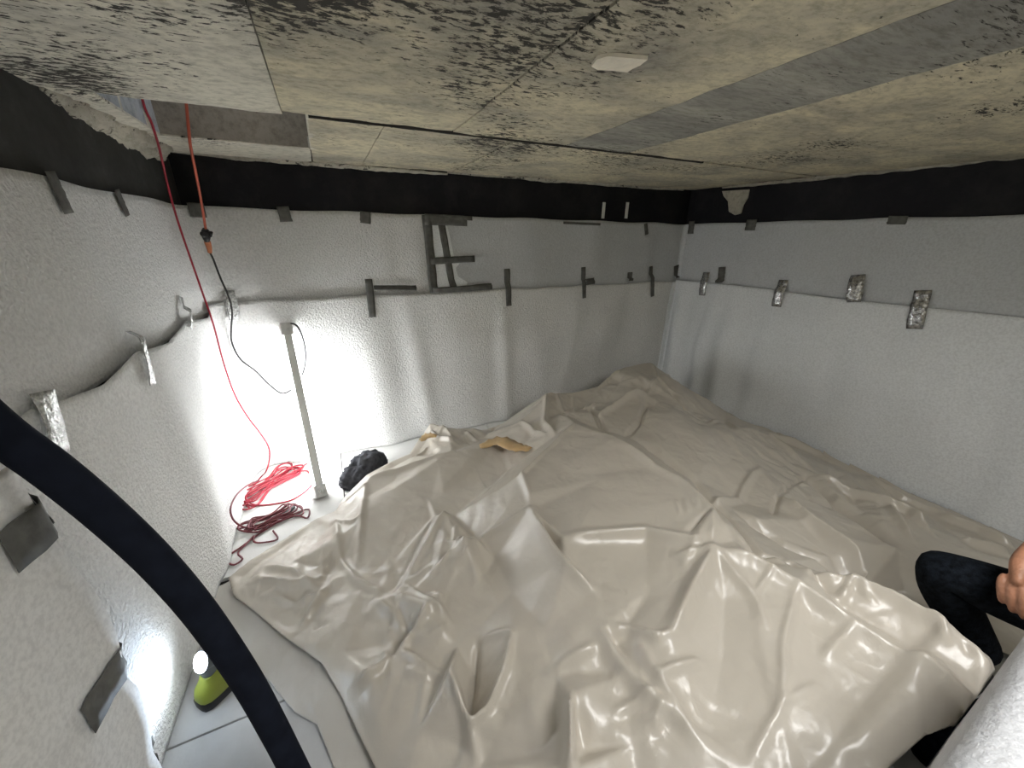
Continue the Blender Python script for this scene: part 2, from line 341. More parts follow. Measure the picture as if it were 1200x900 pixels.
# rough mortar along the top of the left wall
def mortar(name, p0, p1, dn, n, r, par, mat, seed):
    v = []; m_ = 9
    for i in range(n+1):
        t = i/n; p = Vector(p0).lerp(Vector(p1), t); nz_ = noise.noise(Vector((t*7+seed, 2, 1)))*.7+noise.noise(Vector((t*25+seed, 5, 1)))*.5
        rr = r*(.75+.8*nz_)*min(1, 4*t+.15, 4*(1-t)+.15)
        for j in range(m_):
            w = j/(m_-1)*math.pi/2
            k = 1+.35*noise.noise(Vector((t*30+seed, j*.9, 4)))
            v.append(p+Vector(dn)*(rr*1.5*math.cos(w)*k)+Vector((0, 0, -rr*1.35*math.sin(w)*k)))
    o = pyd(name, v, grid_faces(n+1, m_), mat, None, True); o.parent = par; sm = o.modifiers.new('t', 'SOLIDIFY'); sm.thickness = .012; return o
mortar('mortar_fillet', (XLW(1.95)-.005, 1.95, ZC), (XLW(3.0)+.0, 3.03, ZC), (1, 0, 0), 70, .052, wl, M['mortar'], 3)
mortar('mortar_fillet', (XLW(2.2)-.005, 2.25, ZC-.035), (XLW(2.9)+.0, 2.95, ZC-.05), (1, 0, 0), 40, .024, wl, M['mortar'], 9)
mortar('mortar_fillet', (-.70, 3.028, ZC), (.9, 3.028, ZC), (0, -1, 0), 80, .012, wb, M['mortar'], 5)
mortar('mortar_fillet', (.9, 3.028, ZC+.012), (3.3, 3.028, ZC+.03), (0, -1, 0), 80, .010, wb, M['mortar'], 15)
mortar('mortar_fillet', (XRW(2.6)-.002, 2.7, ZC+.028), (XRW(.6)-.002, .6, ZC+.02), (-1, 0, 0), 90, .014, wr, M['mortar'], 25)
# bare concrete patch on the black band, near the right corner
a_ = [(846, 224), (878, 222), (876, 232), (871, 240), (868, 250), (861, 252), (854, 248), (853, 236), (848, 230)]
def on_right(x, y, inn=0):
    d = ray(x, y); n_ = Vector((math.cos(.0523), math.sin(.0523), 0)); D = n_.dot(Vector((3.4223, 3.033, 0))) - inn
    return d*(D/d.dot(n_))
def on_left(x, y, inn=0):
    d = ray(x, y); n_ = Vector((math.cos(-.0215), math.sin(-.0215), 0)); D = n_.dot(Vector((-.7201, 3.033, 0))) + inn
    return d*(D/d.dot(n_))
pp = [on_right(x, y, .012) for x, y in a_]; qq = [p+Vector((.012, 0, 0)) for p in pp]; n_ = len(pp)
o = pyd('bare_concrete_patch', pp+qq, [tuple(range(n_))]+[(i, i+n_, (i+1) % n_+n_, (i+1) % n_) for i in range(n_)], M['mortar']); o.parent = wr
for x in (709, 736.5):
    p, q = at_y(x-.5, 237, YB-.012), at_y(x-.8, 256, YB-.012)
    o = box('white_marker', (p.x-.012, YB-.012, q.z), (p.x+.014, YB+.004, p.z), M['panel_white']); o.parent = wb
# ------------------------------------------------------------------ fleece on the walls
RC = .17
def build_path():
    pts = []
    for y in np.arange(-1.2, YB-RC+.001, .02): pts.append((XLW(y), y, 1, 0))
    cx, cyy = XLW(YB)+RC, YB-RC
    for k in range(1, 16):
        w = math.pi-(math.pi/2)*k/16; pts.append((cx+RC*math.cos(w), cyy+RC*math.sin(w), -math.cos(w), -math.sin(w)))
    r2 = .05
    for x in np.arange(cx, XRW(YB)-r2, .02): pts.append((x, YB, 0, -1))
    c2 = XRW(YB)-r2
    for k in range(0, 9):
        w = math.pi/2-(math.pi/2)*k/8; pts.append((c2+r2*math.cos(w), YB-r2+r2*math.sin(w), -math.cos(w), -math.sin(w)))
    for y in np.arange(YB-r2-.02, -1.2, -.02): pts.append((XRW(y), y, -1, 0))
    P = np.array(pts); s = np.concatenate([[0], np.cumsum(np.hypot(np.diff(P[:, 0]), np.diff(P[:, 1])))]); return P, s
PA, PS = build_path()
def path_at(s):
    return [np.interp(s, PS, PA[:, k]) for k in range(4)]
def s_of(x, y):
    return PS[np.argmin((PA[:, 0]-x)**2+(PA[:, 1]-y)**2)]
SL = s_of(XLW(YB-RC), YB-RC); SB0 = s_of(XLW(YB)+RC, YB); SB1 = s_of(XRW(YB)-.05, YB); SR0 = s_of(XRW(YB), YB-.05)
S12 = s_of(XLW(1.2), 1.2); SX73 = s_of(.745, YB)
bumps = [(rng.uniform(0, PS[-1]), rng.uniform(.05, .16), rng.uniform(-.5, 1), rng.uniform(-.12, .12)) for _ in range(80)]
bumps_u = [(rng.uniform(0, PS[-1]), rng.uniform(.06, .2), rng.uniform(-.5, 1), rng.uniform(-.1, .1)) for _ in range(50)]
tape_s = []
def sag(s):                       # 0 at a tape, 1 midway between
    if not tape_s: return 0
    d = min(abs(s-t) for t in tape_s); return min(1, d/.30)
def off_low(s, z):
    v = .026
    k = .35+.65*min(1, (-.4-z)/.5) if z < -.4 else .35
    for c, w, a, sl in bumps:
        d = (s-c-sl*(z+1))/w
        if abs(d) < 3: v += (.022 if s < SL else .03 if s < SB1 else .05)*a*k*math.exp(-d*d)
    if s > SB0+.5 and abs(s-SB1) > .12:          # slack cloth bellies out and tucks back in above the floor
        be = min(1, (s-SB0-.5)/.4)*min(1, (abs(s-SB1)-.12)/.25)
        v += be*(.10 if s > SB1 else .05)*(.45+.9*noise.noise(Vector((s*1.9, 2, 7))))*math.exp(-((z+.92+.12*math.sin(s*3))/.30)**2)
    top = max(0, 1-(-.38-z)/.22)
    v += .018*sag(s)*top**1.5*(1.5 if s < SL else .7) + .012*noise.noise(Vector((s*2.3, z*1.2, 4)))
    fl_ = max(0, (-1.3-z)/.36); v += .03*fl_*fl_ if s > SL+.35 else -.02*fl_
    return max(v, .019)
def off_up(s, z):
    v = .012
    for c, w, a, sl in bumps_u:
        d = (s-c-sl*z)/w
        if abs(d) < 3: v += .014*a*math.exp(-d*d)
    if z < -.3: v = v*(1-min(1, (-.3-z)/.12))+.009*min(1, (-.3-z)/.12)
    return min(max(v, .007), .034)
def off_near(s, z): return max(off_low(s, z), .03)+.045+.02*noise.noise(Vector((s*2, z*1.6, 9)))
def sheet(name, s0, s1, ztop, zbot, off, mat, label, ns=None, nz=46, edge0=None):
    ns = ns or int((s1-s0)/.022); v = []
    for i in range(ns+1):
        for j in range(nz+1):
            t = i/ns; s = s0+(s1-s0)*t
            zt, zb_ = (ztop(s) if callable(ztop) else ztop), (zbot(s) if callable(zbot) else zbot)
            z = zt+(zb_-zt)*j/nz
            if edge0: s = s+(1-t)**3*edge0(z) if name != 'near' else s
            x, y, nx, ny = path_at(s); d = off(s, z)
            v.append((x+nx*d, y+ny*d, z))
    o = pyd(name, v, grid_faces(ns+1, nz+1), mat, None, True, label=label, cat='wall fleece')
    sm = o.modifiers.new('t', 'SOLIDIFY'); sm.thickness = .004; sm.offset = 1; return o
ez = lambda s: ZB+.004*math.sin(s*9)+.006*noise.noise(Vector((s*3, 0, 2)))
# tapes: pixel ends on each wall
def tape_pts(kind, pts, inn=.03):
    return [on_left(*p, inn) if kind == 'L' else on_right(*p, inn) if kind == 'R' else at_y(*p, YB-inn) for p in pts]
T_low = [('L', (150, 388), (168, 452), .042, 'tape_clear'), ('L', (212, 348), (219, 386), .04, 'tape_clear'), ('B', (268, 340), (273, 374), .07, 'tape_clear'),
         ('B', (432, 327), (436, 371), .052, 'tape'), ('B', (594, 315), (595, 358), .054, 'tape'), ('B', (683, 313), (683, 349), .044, 'tape'), ('B', (763, 312), (762, 347), .046, 'tape'),
         ('R', (828, 319), (824, 346), .07, 'tape_silver'), ('R', (919, 328), (912, 359), .075, 'tape_silver'), ('R', (1006, 322), (1002, 354), .085, 'tape_silver'), ('R', (1083, 340), (1074, 385), .08, 'tape_silver'),
         ('L', (38, 460), (62, 535), .07, 'tape_clear')]
for k, a, b2, w, mm in T_low:
    p = tape_pts(k, [a, b2]); mid = (p[0]+p[1])/2; tape_s.append(s_of(mid.x, mid.y))
zl = lambda s: (-.425 if s < SL else -.405)-.022*sag(s)*(1.6 if s < SL else .35)+.012*noise.noise(Vector((s*5, 1, 1))) if s < SB1 else -.392-.006*math.sin(s*4)
M['fleece_rough_up'] = fleece_mat('fleece_fluffy_upper', (.80, .80, .79), 1.0)
upA = sheet('upper_fleece', .0, SX73, ez, -.47, off_up, M['fleece_rough_up'], 'upper white fluffy fleece on the left wall and left part of the back wall', nz=24)
upB = sheet('upper_fleece', SX73+.07, SR0-.0, ez, -.47, off_up, M['fleece_up'], 'upper grey fleece strip on the back wall right of the taped join', nz=24)
upC = sheet('upper_fleece', SR0-.02, PS[-1], ez, -.47, off_up, M['fleece_up'], 'upper grey fleece strip on the right wall under the black band', nz=24)
lowA = sheet('lower_fleece', S12-.12, SB1-.02, zl, ZF+.004, off_low, M['fleece_rough'], 'lower white fleece behind the lit tube lamp, running round the left corner', nz=52)
lowB = sheet('lower_fleece', SB1-.05, PS[-1], zl, ZF+.004, lambda s, z: off_low(s, z)+.006*max(0, 1-(s-SB1+.05)/.3), M['fleece_low'], 'lower white fleece on the right wall down to the beige liner', nz=52)
for poly in lowA.data.polygons: pass
# nearest lower-left fleece, its free edge hanging in a wave
v = []; ns, nz = 60, 52
EDP = [on_left(x, y, .085) for x, y in [(20, 590), (48, 640), (80, 675), (104, 705), (124, 748), (132, 775), (134, 797), (150, 812), (163, 845), (170, 880), (178, 905)]]
EDZ = [-p.z for p in EDP]; EDS = [s_of(XLW(p.y), p.y) for p in EDP]
for i in range(ns+1):
    for j in range(nz+1):
        z = -.445+(ZF+.004+.445)*j/nz; e = float(np.interp(-z, EDZ, EDS))
        s = .0+e*i/ns; x, y, nx, ny = path_at(s); d = off_near(s, z)+.03*max(0, (i/ns-.85)/.15)
        v.append((x+nx*d, y+ny*d, z))
lowC = pyd('lower_fleece', v, grid_faces(ns+1, nz+1), M['fleece_near'], None, True, label='nearest white fleece at lower left, its wavy edge taped over the next sheet', cat='wall fleece')
sm = lowC.modifiers.new('t', 'SOLIDIFY'); sm.thickness = .004; sm.offset = 1
def strip(pts, w, mat, par, kind, lift=.006, curl=0, name='tape_strip'):
    """tape laid along world points on a wall, following the fleece under it"""
    P = [Vector(p) for p in pts]; n = 8; path = []
    for i in range(n+1): 
        t = i/n*(len(P)-1); k = min(int(t), len(P)-2); path.append(P[k].lerp(P[k+1], t-k))
    v = []
    for i, p in enumerate(path):
        t = (path[min(i+1, n)]-path[max(i-1, 0)]).normalized()
        s = s_of(p.x, p.y); x, y, nx, ny = path_at(s); nr = Vector((nx, ny, 0)).normalized()
        side = t.cross(nr).normalized()
        for j in (-1, -.35, .35, 1):
            q = p+side*(w/2*j*(1+.12*noise.noise(Vector((i*.9, j*3, p.x*9)))))
            s2 = s_of(q.x, q.y); x, y, nx, ny = path_at(s2); z = q.z
            d = off_up(s2, z) if z > -.36 else 0
            if z < -.36: d = max(d, off_low(s2, z))
            if par is lowC:
                e_ = float(np.interp(-z, EDZ, EDS)); dn = lambda q: off_near(q, z)+.03*max(0, min(1, (q/e_-.85)/.15))
                d = max(off_low(s2, z), dn(s2) if s2 <= e_ else dn(e_)*max(0, 1-(s2-e_)/.13))
            d += lift+.002+curl*math.sin(i/n*math.pi)*(1+j*.6)+ .003*abs(noise.noise(Vector((i*1.7, j*2, p.y*7))))
            if kind == 'B': q = Vector((q.x, YB-d, z)) if q.x > XLW(YB)+RC else Vector((x+nx*d, y+ny*d, z))
            elif kind == 'L': q = Vector((XLW(q.y)+d, q.y, z))
            else: q = Vector((XRW(q.y)-d, q.y, z))
            v.append(q)
    o = pyd(name, v, grid_faces(n+1, 4), mat, None, True); o.parent = par
    sm = o.modifiers.new('t', 'SOLIDIFY'); sm.thickness = .0012; sm.offset = 0; return o
for i, (k, a, b2, w, mm) in enumerate(T_low):
    par = lowA if k in 'LB' else lowB
    strip(tape_pts(k, [a, b2], .02), w, M[mm], par, k, .007, .022 if i == 9 else (.006 if 'silver' in mm or 'clear' in mm else 0))
for k, a, b2, w in [('L', (52, 200), (75, 250), .055), ('L', (134, 222), (147, 253), .05), ('B', (196, 238), (199, 254), .07), ('B', (222, 238), (227, 255), .12), ('B', (331, 242), (336, 260), .07), ('B', (428, 248), (428, 262), .07), ('B', (756, 262), (757, 275), .04)]:
    strip(tape_pts(k, [a, b2], .012), w, M['tape'], upA if a[0] < 500 else upB, k, .006)
for k, a, b2, w in [('R', (812, 259), (810, 274), .07), ('R', (882, 257), (879, 270), .09), ('R', (1054, 253), (1050, 263), .1)]:
    strip(tape_pts(k, [a, b2], .012), w, M['tape'], upC, k, .006)
for a, b2, w in [((738, 319), (737, 329), .06), ((792, 311), (792, 325), .07), ((690, 326), (690, 333), .1)]: strip(tape_pts('B', [a, b2], .012), w, M['tape'], upB, 'B', .006)
strip(tape_pts('R', [(847, 313), (845, 331)], .012), .07, M['tape'], upC, 'R', .006)
# the taped join: a ladder of grey tape over a pale gap
g = [at_y(x, y, YB-.0195) for x, y in [(500, 258), (522, 258), (527, 276), (533, 305), (540, 307), (534, 314), (537, 324), (548, 331), (545, 338), (508, 341)]]
n_ = len(g); o = pyd('torn_white_backing', g+[p+Vector((0, .003, 0)) for p in g], [tuple(range(n_))]+[(i, (i+1) % n_, (i+1) % n_+n_, i+n_) for i in range(n_)], M['fleece_low']); o.parent = upB
for a, b2, w, lf in [((499, 252), (508, 343), .07, .010), ((517, 262), (530, 336), .055, .010), ((497, 257), (547, 259), .075, .0115), ((519, 254), (553, 256), .03, .012), ((504, 306), (556, 303), .05, .0115), ((506, 340), (575, 335), .045, .0125)]:
    strip(tape_pts('B', [a, b2], .016), w, M['tape'], upB, 'B', lf)
for a, b2, w, lf in [((438, 337), (487, 337), .035, .009), ((660, 261), (702, 263), .02, .006)]: strip(tape_pts('B', [a, b2], .016), w, M['tape'], upA if a[0] < 600 else upB, 'B', lf)
strip(tape_pts('L', [(152, 752), (118, 798), (86, 852)], .085), .085, M['tape'], lowC, 'L', .006)
strip(tape_pts('L', [(60, 585), (40, 606), (-15, 655)], .085), .10, M['tape'], lowC, 'L', .008)
strip(tape_pts('L', [(34, 580), (58, 604)], .085), .07, M['tape_clear'], lowC, 'L', .012)
strip(tape_pts('L', [(178, 890), (190, 862)], .05), .03, M['tape'], lowC, 'L', .006)
# ------------------------------------------------------------------ the liner heap
HOLD = {}
#        px, py, height over the floor
pts = """
A1 433 553 .22|A2 480 541 .245|A3 530 530 .26|B1 545 520 .22|T1 590 520 .26|T2 610 526 .29
L1 427 563 .19|L2 423 610 .13|L3 417 667 .085|D1 460 660 .10|D2 500 585 .14|D3 505 610 .115
N1 393 607 .05|N2 400 657 .065
F1 520 597 .25|F2 473 687 .11|F3 560 633 .25|F4 557 687 .2|F5 520 650 .20|V1 511 605 .15|V2 466 691 .075
CH1 593 549 .22|CH2 533 603 .15|G2 630 591 .37|G3 562 631 .20|E1 600 690 .22|E2 600 733 .27|E3 640 640 .30|E4 580 650 .2
H1 622 590 .42|H2 663 660 .40|H3 697 693 .36|M1 673 497 .50|M2 611 553 .41|M3 620 574 .41
K1 660 630 .405|K2 757 623 .43|K3 700 560 .46|K4 833 601 .50|K5 730 520 .50|K6 800 563 .50|AP 837 641 .50|K7 757 632 .40
CR1 883 657 .48|CR2 933 687 .47|CR3 1003 732 .46|CR4 1070 773 .46|CR5 1140 814 .46
W1 745 517 .40|W2 815 558 .38|W3 852 600 .36|W4 890 650 .38|W5 930 662 .38
R1 930 650 .40|R2 950 667 .44|R3 1002 678 .45|R4 1050 703 .455|R5 1110 740 .46|R6 1160 777 .46
X1 985 705 .41|X2 1060 750 .405|X3 1130 792 .41
P1 503 497 .27|P2 523 501 .27|P3 550 501 .25|P4 570 511 .21|P5 607 494 .33|P6 633 471 .43|P7 640 461 .46|P8 665 459 .47|P9 680 471 .42|P10 700 450 .50|P11 730 433 .57|P12 763 424 .61|P13 780 438 .57|P14 800 461 .48|P15 820 483 .38|P16 835 491 .33|P17 861 488 .24
P18 655 485 .41|P19 690 500 .42
LU1 703 481 .48|LU2 735 462 .51|LU3 760 457 .52|LU4 757 472 .47|LU5 733 513 .41|LU6 790 475 .49
LB1 828 493 .42|LB2 867 502 .37|LB3 893 543 .33|LB4 883 553 .31|LB5 867 583 .27|LB6 830 590 .34|LB7 770 520 .42|LB8 830 540 .38
RR1 913 577 .30|RR2 950 605 .30|RR3 1000 641 .29|RR4 1040 682 .28|RV1 945 560 .18|RV2 985 592 .17|RV3 1050 642 .15
RA1 900 500 .20|RA2 970 521 .14|RA3 1000 534 .13|RA4 1100 571 .11|RA5 1196 610 .10
RB1 960 557 .19|RB2 1010 578 .18|RB3 1063 602 .17|RB4 1092 628 .15|RC1 940 528 .13|RC2 1030 572 .09|RC3 1120 612 .08
RD1 1000 665 .23|RD2 1060 692 .13|RD3 975 650 .25
Q1 883 703 .43|Q2 917 754 .415|Q3 915 827 .37|Q4 878 897 .35|Q5 960 803 .39|Q6 1043 897 .38|Q7 1083 862 .40|Q8 1119 849 .41|Q9 1000 850 .385|Q10 850 700 .42|Q11 950 720 .435
S1 787 743 .41|S2 720 760 .31|S3 707 737 .35|S4 740 780 .34|S5 773 827 .35|S6 807 847 .34|S7 830 860 .33|S8 640 735 .285|S9 760 690 .38|S10 845 770 .36
B3 653 793 .27|B4 667 812 .35|B5 668 899 .36|B6 684 880 .29|B7 655 850 .26|B8 640 870 .25|B9 740 870 .31
U1 556 738 .18|U2 550 838 .10|U3 556 790 .135|J1 527 780 .24|J2 537 812 .22|J3 553 844 .20|J4 574 824 .22|J5 591 780 .26|J6 585 850 .20|J7 610 790 .25|J8 536 870 .12|J9 560 890 .14
C1 460 700 .115|C2 500 711 .19|C3 497 724 .17|C4 467 763 .115|C5 520 793 .16|C6 530 720 .15|C7 535 755 .15|C8 440 704 .10|C9 477 750 .07|C10 490 700 .10
Z1 400 760 .08|Z2 450 820 .095|Z3 490 860 .10|Z4 350 690 .07|Z5 340 660 .06|Z6 310 660 .045|Z7 430 790 .10|Z8 455 780 .09
"""
V3, idx = [], {}
for tok in pts.replace('\n', '|').split('|'):
    t = tok.split()
    if len(t) == 4:
        p = floor_at(float(t[1]), float(t[2]), float(t[3])); idx[t[0]] = len(V3); V3.append((p.x, p.y, float(t[3])))
# outline of the top layer (pixel + height), then world points where it cannot be seen
outline = [(267, 675, .035), (290, 657, .04), (330, 632, .035), (370, 608, .04), (393, 598, .05), (404, 580, .055), (428, 556, .15), (457, 540, .17), (480, 531, .17), (494, 510, .2)]
out_w = []
for x, y, h in outline:
    p = floor_at(x, y, h); out_w.append((p.x, p.y, h))
out_w += [(.52, 2.72, .12), (.75, 2.80, .04), (1.2, 2.86, .03), (1.7, 2.90, .04), (2.3, 2.92, .05), (2.9, 2.93, .05), (3.33, 2.75, .05), (3.38, 2.3, .06), (3.40, 1.8, .06), (3.42, 1.3, .05), (3.44, .8, .04), (3.46, .3, .03), (3.46, -.3, .02), (2.6, -.4, .02), (2.15, .47, .05), (1.92, .44, .12), (1.79, .37, .30), (1.75, .26, .42), (1.735, .15, .44), (1.73, .06, .43), (1.70, .038, .42), (1.55, .034, .42)]
for x, y, h in [(1120, 850, .40), (1083, 864, .39), (1043, 899, .375)]:
    p = floor_at(x, y, h); out_w.append((p.x, p.y, h))
out_w += [(.9, .05, .3), (.45, .1, .16), (.1, .35, .06)]
for x, y, h in [(470, 960, .035), (445, 910, .035), (423, 867, .035), (400, 817, .035), (377, 777, .04), (340, 750, .035), (307, 723, .035), (273, 697, .035)]:
    p = floor_at(x, y, h); out_w.append((p.x, p.y, h))
no = len(V3)
V3 += out_w
OUT = np.array([(p[0], p[1]) for p in out_w])
chains = ["A1 A2 A3", "A1 L1 L2 L3 N2", "F1 F5 F2", "F1 F3 F4", "V1 V2", "CH1 CH2 V1", "M2 H1 H2 H3", "M2 M1 K5 K6 K4 AP", "G3 G2 M3", "H1 K1", "K1 K2 AP", "AP CR1 CR2 CR3 CR4 CR5", "R1 R2 R3 R4 R5 R6", "W4 W5 X1 X2 X3", "W1 W2 W3 W4",
          "P1 P2 P3 P4", "P5 P6 P7 P8 P9", "P9 P10 P11 P12 P13 P14 P15 P16 P17", "LU1 LU2 LU3 LU6 LB1 LB2 LB3 LB4 LB5", "LU4 LU5", "RR1 RR2 RR3 RR4", "RV1 RV2 RV3", "RB1 RB2 RB3 RB4", "P17 RA1 RA2 RA3 RA4 RA5", "RC1 RC2 RC3",
          "AP S1", "AP Q10", "CR2 Q2 Q3 Q4", "Q3 Q5", "S3 S4 S5 S6 S7", "E2 B3", "B4 B5", "B3 B7", "E2 J5 J4 J3 J2 J1", "U1 U3 U2", "C1 C2 C3 C4", "C2 C6 U1", "C8 C9", "D2 D3", "Q7 Q9"]
edges = []
for c in chains:
    t = c.split(); edges += [(idx[a], idx[b2]) for a, b2 in zip(t, t[1:])]
edges += [(no+i, no+(i+1) % len(out_w)) for i in range(len(out_w))]
def tri_lookup(P2, E):
    r = delaunay_2d_cdt([Vector(p) for p in P2], E, [], 0, 1e-5, True)
    return np.array([tuple(v_) for v_ in r[0]]), [tuple(f) for f in r[2]], r[3]
G = .0072
gx = np.arange(-1.0, 3.6, G); gy = np.arange(-.6, 3.1, G)
GX, GY = np.meshgrid(gx, gy, indexing='ij')
def raster(P2, Z, tris):
    out = np.full(GX.shape, np.nan)
    for t in tris:
        a, b2, c = P2[t[0]], P2[t[1]], P2[t[2]]
        i0, i1 = np.searchsorted(gx, [min(a[0], b2[0], c[0])-1e-6, max(a[0], b2[0], c[0])+1e-6]); j0, j1 = np.searchsorted(gy, [min(a[1], b2[1], c[1])-1e-6, max(a[1], b2[1], c[1])+1e-6])
        if i0 == i1 or j0 == j1: continue
        X, Y = GX[i0:i1, j0:j1], GY[i0:i1, j0:j1]
        den = (b2[1]-c[1])*(a[0]-c[0])+(c[0]-b2[0])*(a[1]-c[1])
        if abs(den) < 1e-12: continue
        w0 = ((b2[1]-c[1])*(X-c[0])+(c[0]-b2[0])*(Y-c[1]))/den; w1 = ((c[1]-a[1])*(X-c[0])+(a[0]-c[0])*(Y-c[1]))/den; w2 = 1-w0-w1
        m_ = (w0 > -1e-6) & (w1 > -1e-6) & (w2 > -1e-6); z = w0*Z[t[0]]+w1*Z[t[1]]+w2*Z[t[2]]
        sub = out[i0:i1, j0:j1]; sub[m_] = z[m_]
    return out
Z3 = np.array([p[2] for p in V3])
cv, cf, orig = tri_lookup([(p[0], p[1]) for p in V3], edges)
cz = np.array([np.mean([Z3[k] for k in o_]) if o_ else np.nan for o_ in orig])
for k in np.where(np.isnan(cz))[0]:
    d = np.hypot(cv[k, 0]-np.array([p[0] for p in V3]), cv[k, 1]-np.array([p[1] for p in V3])); w = 1/(d**2+1e-6); cz[k] = (w*Z3).sum()/w.sum()
H = raster(cv, cz, cf)
def smooth(A, n):
    for _ in range(n):
        B = A.copy(); B[1:-1, 1:-1] = (A[1:-1, 1:-1]*4+2*(A[2:, 1:-1]+A[:-2, 1:-1]+A[1:-1, 2:]+A[1:-1, :-2])+A[2:, 2:]+A[:-2, :-2]+A[2:, :-2]+A[:-2, 2:])/16; A = B
    return A
valid = ~np.isnan(H); Hf = np.where(valid, H, .02)
Hs = smooth(Hf, 1)*.85+smooth(Hf, 8)*.15
# piecewise-linear crumple: heights on random triangulations, sharp creases between small facets
def crumple(n, amp, seed, sx=1., ang=0.):
    r = np.random.default_rng(seed); c_, s_ = math.cos(ang), math.sin(ang)
    q = r.uniform(-4, 4, (n, 2)); q[:, 0] *= sx
    P2 = np.stack([q[:, 0]*c_-q[:, 1]*s_+1.2, q[:, 0]*s_+q[:, 1]*c_+1.2], 1)
    P2 = P2[(P2[:, 0] > -1.6) & (P2[:, 0] < 4.2) & (P2[:, 1] > -1.2) & (P2[:, 1] < 3.7)]
    M_ = np.array([[c_, s_], [-s_, c_]]); loc = P2@M_.T; loc[:, 0] /= sx
    vv, ff, oo = tri_lookup(loc.tolist(), [])
    z = r.normal(0, amp, len(vv)); back = vv.copy(); back[:, 0] *= sx; back = back@M_
    return np.nan_to_num(raster(back, z, ff))
def blob(px, py, h, r, a):
    p = floor_at(px, py, h); return a*np.exp(-((GX-p.x)**2+(GY-p.y)**2)/r**2)
big_m = .5+0*GX
fine_m = .34+blob(440, 720, .1, .3, .6)+blob(340, 720, .05, .2, .6)+blob(350, 690, .05, .22, 1.3)+blob(720, 790, .33, .25, .9)+blob(530, 650, .2, .13, 1.2)+blob(640, 470, .45, .2, 1.0)+blob(520, 510, .25, .2, 1.2)+blob(740, 445, .55, .3, .8)+blob(460, 760, .1, .2, .7)+blob(1080, 760, .43, .15, .7)+blob(960, 560, .2, .5, 1.0)+blob(1060, 600, .14, .35, .8)+blob(790, 465, .5, .25, .7)+blob(600, 850, .2, .25, .5)
face = blob(720, 590, .45, .33, 1)+blob(840, 760, .4, .2, .7)
big_m = np.clip(1-.8*face, .15, 1); fine_m = fine_m*np.clip(1-.8*face, .12, 1)
C1 = crumple(700, .016, 1)+crumple(600, .014, 2, 2.5, .9)
C2 = crumple(3000, .0085, 3, 1.6, 2.2)+crumple(2600, .0085, 4, 2.4, .5)
C3 = crumple(16000, .0045, 5, 1.9, 1.3)+crumple(42000, .0022, 6, 2.2, 2.6)
def crease(px, amp, w):
    P2 = [floor_at(*p) for p in px]; d_ = np.full(GX.shape, 9.); fade = np.ones(GX.shape)
    tot = sum((b_-a_).length for a_, b_ in zip(P2, P2[1:])); run = 0
    for a_, b_ in zip(P2, P2[1:]):
        dx, dy = b_.x-a_.x, b_.y-a_.y; l2 = dx*dx+dy*dy+1e-9; t = np.clip(((GX-a_.x)*dx+(GY-a_.y)*dy)/l2, 0, 1)
        q = np.hypot(GX-a_.x-t*dx, GY-a_.y-t*dy); u_ = q < d_; d_[u_] = q[u_]; l = (b_-a_).length
        f_ = (run+t*l)/tot; fade[u_] = np.minimum(1, 5*np.minimum(f_, 1-f_)+.15)[u_]; run += l
    return amp*fade*np.clip(1-d_/w, 0, 1)**1.6
CRE = 0
